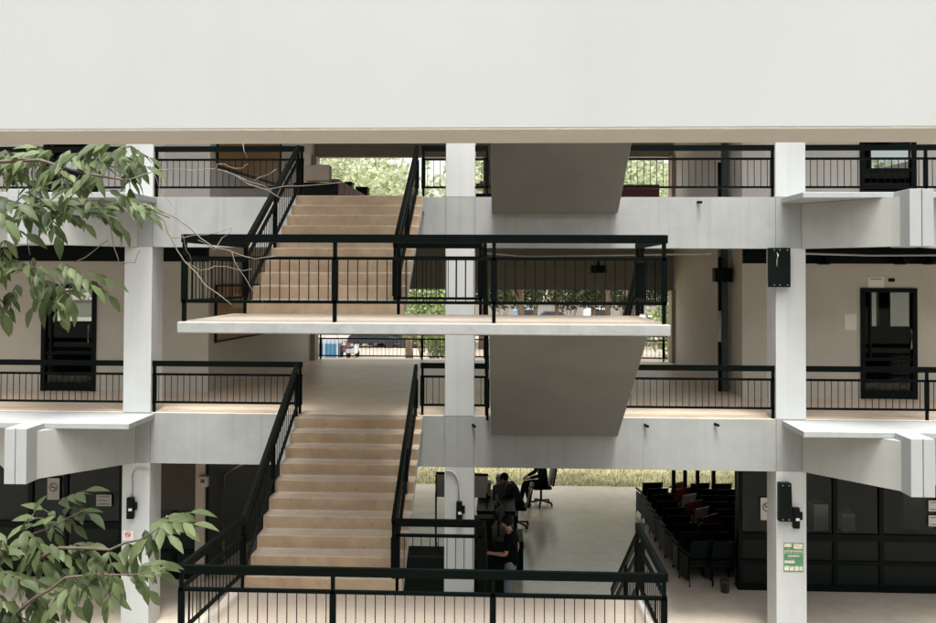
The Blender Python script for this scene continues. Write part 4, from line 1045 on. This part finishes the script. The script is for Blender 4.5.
# blue stall and parked scooter just visible beyond the far railing
c = atz(324, 358, 0); root = thing('market_stall', (c.x, c.y, 0), 'blue sided stall with white rails beyond the far railing', 'stall')
a = MB(); a.box(c.x - 1.1, c.x + 1.0, c.y, c.y + 1.4, .0, 1.0); a.build('counter', 'tarp_blue', root)
for dx in (-1.05, 0, .95): a = MB(); a.box(c.x + dx - .05, c.x + dx + .05, c.y - .05, c.y + .02, 0, 1.7); a.build('upright', 'car_white', root)
a = MB(); a.box(c.x - 1.1, c.x + 1.0, c.y - .04, c.y + .0, 1.25, 1.35); a.box(c.x - 1.1, c.x + 1.0, c.y - .04, c.y + .0, 1.62, 1.7); a.build('rail', 'car_white', root)
def scooter(loc, rz, m, label):
    root = thing('scooter', (0, 0, 0), label, 'scooter', 'scooters beyond the far railing')
    for x in (-.62, .62): w = MB(); w.tube([(x, -.05, .25), (x, .05, .25)], .25, 14); w.build('wheel', 'tyre', root)
    b = MB(); b.hexa([(-.8, -.16, .4), (-.1, -.16, .35), (-.1, .16, .35), (-.8, .16, .4), (-.85, -.13, .72), (-.1, -.13, .70), (-.1, .13, .70), (-.85, .13, .72)]); b.box(-.1, .35, -.14, .14, .28, .36); b.hexa([(.35, -.2, .3), (.42, -.2, .3), (.42, .2, .3), (.35, .2, .3), (.50, -.18, .95), (.56, -.18, .95), (.56, .18, .95), (.50, .18, .95)]); b.build('body', m, root, .03)
    b = MB(); b.box(-.85, -.1, -.13, .13, .725, .80); b.build('saddle', 'tyre', root, .03)
    b = MB(); b.tube([(.62, 0, .3), (.48, 0, 1.02)], .03, 8); b.tube([(.44, -.32, 1.05), (.48, 0, 1.02), (.44, .32, 1.05)], .02, 8); b.build('handlebar', 'black_metal', root)
    root.location = loc; root.rotation_euler.z = rz
c = atz(353, 357.5, 0); scooter((c.x, c.y, -.025), R(70), 'car_white', 'white scooter parked beyond the far railing')
c = atz(343, 357, 0); scooter((c.x, c.y + .8, -.025), R(75), 'maroon', 'dark red scooter parked left of the white scooter')
# gable roof seen through the top floor right door glass
a = MB(); c = at(905, 178, 40); a.hexa([(c.x - 6, 38, 0), (c.x + 6, 38, 0), (c.x + 6, 46, 0), (c.x - 6, 46, 0), (c.x - 6, 38, c.z - .6), (c.x + 6, 38, c.z - .6), (c.x + 6, 46, c.z - .6), (c.x - 6, 46, c.z - .6)])
root = thing('far_house', (c.x, 42, 0), 'small house with dark gable roof seen through the top floor right door', 'house')
a.build('wall', 'stone_wall', root)
a = MB(); z = c.z - .6; i = a.pts([(c.x - 6.3, 37.7, z + .02), (c.x + 6.3, 37.7, z + .02), (c.x + 6.3, 46.3, z + .02), (c.x - 6.3, 46.3, z + .02), (c.x, 37.7, z + 1.6), (c.x, 46.3, z + 1.6)])
for f in ((0, 1, 4), (2, 3, 5), (1, 2, 5, 4), (3, 0, 4, 5), (0, 3, 2, 1)): a.face([i + k for k in f])
a.build('roof', 'roof_far', root)

# grass tufts on the lawn edge
gr = MB()
for k in range(9000):
    x = random.uniform(-3, 9); y = 9.66 + random.random() ** 1.6 * 5.5; p = Vector((x, y, -.012)); hgt = random.uniform(.04, .13); a_ = random.uniform(0, 6.28); w = Vector((math.cos(a_), math.sin(a_), 0)) * .012
    tip = p + Vector((random.uniform(-.05, .05), random.uniform(-.05, .05), hgt)); i = gr.pts([p - w, p + w, tip], random.random()); gr.face([i, i + 1, i + 2])
tag(gr.build('grass', 'grass_leaf', None, 0, True), 'short dry grass on the lawn behind the passage', 'grass', None, 'stuff')

# ------------------------------------------------------------------ light, camera, render
w = bpy.data.worlds.new('World'); scene.world = w; w.use_nodes = True
nt = w.node_tree; bg = nt.nodes['Background']
SUN_EL, SUN_AZ = R(75), R(172)     # azimuth clockwise from +Y (north)
sky = nt.nodes.new('ShaderNodeTexSky'); sky.sky_type = 'NISHITA'; sky.sun_disc = False
sky.sun_elevation = SUN_EL; sky.sun_rotation = SUN_AZ; sky.air_density = 1.0; sky.dust_density = 5.0; sky.ozone_density = 1.0
hs = nt.nodes.new('ShaderNodeHueSaturation'); hs.inputs['Saturation'].default_value = .14
nt.links.new(sky.outputs[0], hs.inputs['Color']); nt.links.new(hs.outputs[0], bg.inputs['Color'])
bg.inputs['Strength'].default_value = .13
sd = bpy.data.lights.new('Sun', 'SUN'); sd.energy = 1.5; sd.angle = R(20); sd.color = (1, .99, .955)
so = bpy.data.objects.new('Sun', sd); col.objects.link(so)
dirv = Vector((math.sin(SUN_AZ) * math.cos(SUN_EL), math.cos(SUN_AZ) * math.cos(SUN_EL), math.sin(SUN_EL)))
so.rotation_euler = dirv.to_track_quat('Z', 'Y').to_euler(); so.location = (0, -30, 40)

cd = bpy.data.cameras.new('Camera'); co = bpy.data.objects.new('Camera', cd); col.objects.link(co)
cd.sensor_fit = 'HORIZONTAL'; cd.sensor_width = 36; cd.lens = CF / 936 * 36; cd.shift_y = CS / 936; cd.clip_start = .05; cd.clip_end = 1500
co.matrix_world = Matrix(((AR.x, AU.x, -AF.x, CAM.x), (AR.y, AU.y, -AF.y, CAM.y), (AR.z, AU.z, -AF.z, CAM.z), (0, 0, 0, 1)))
scene.camera = co
scene.render.engine = 'CYCLES'
scene.cycles.max_bounces = 8; scene.cycles.diffuse_bounces = 5; scene.cycles.transparent_max_bounces = 12
vs = scene.view_settings; vs.view_transform = 'Standard'; vs.look = 'None'; vs.exposure = 1.7; vs.gamma = 1; vs.use_curve_mapping = False
for o in list(bpy.data.objects):
    if '_o' in o: del o['_o']
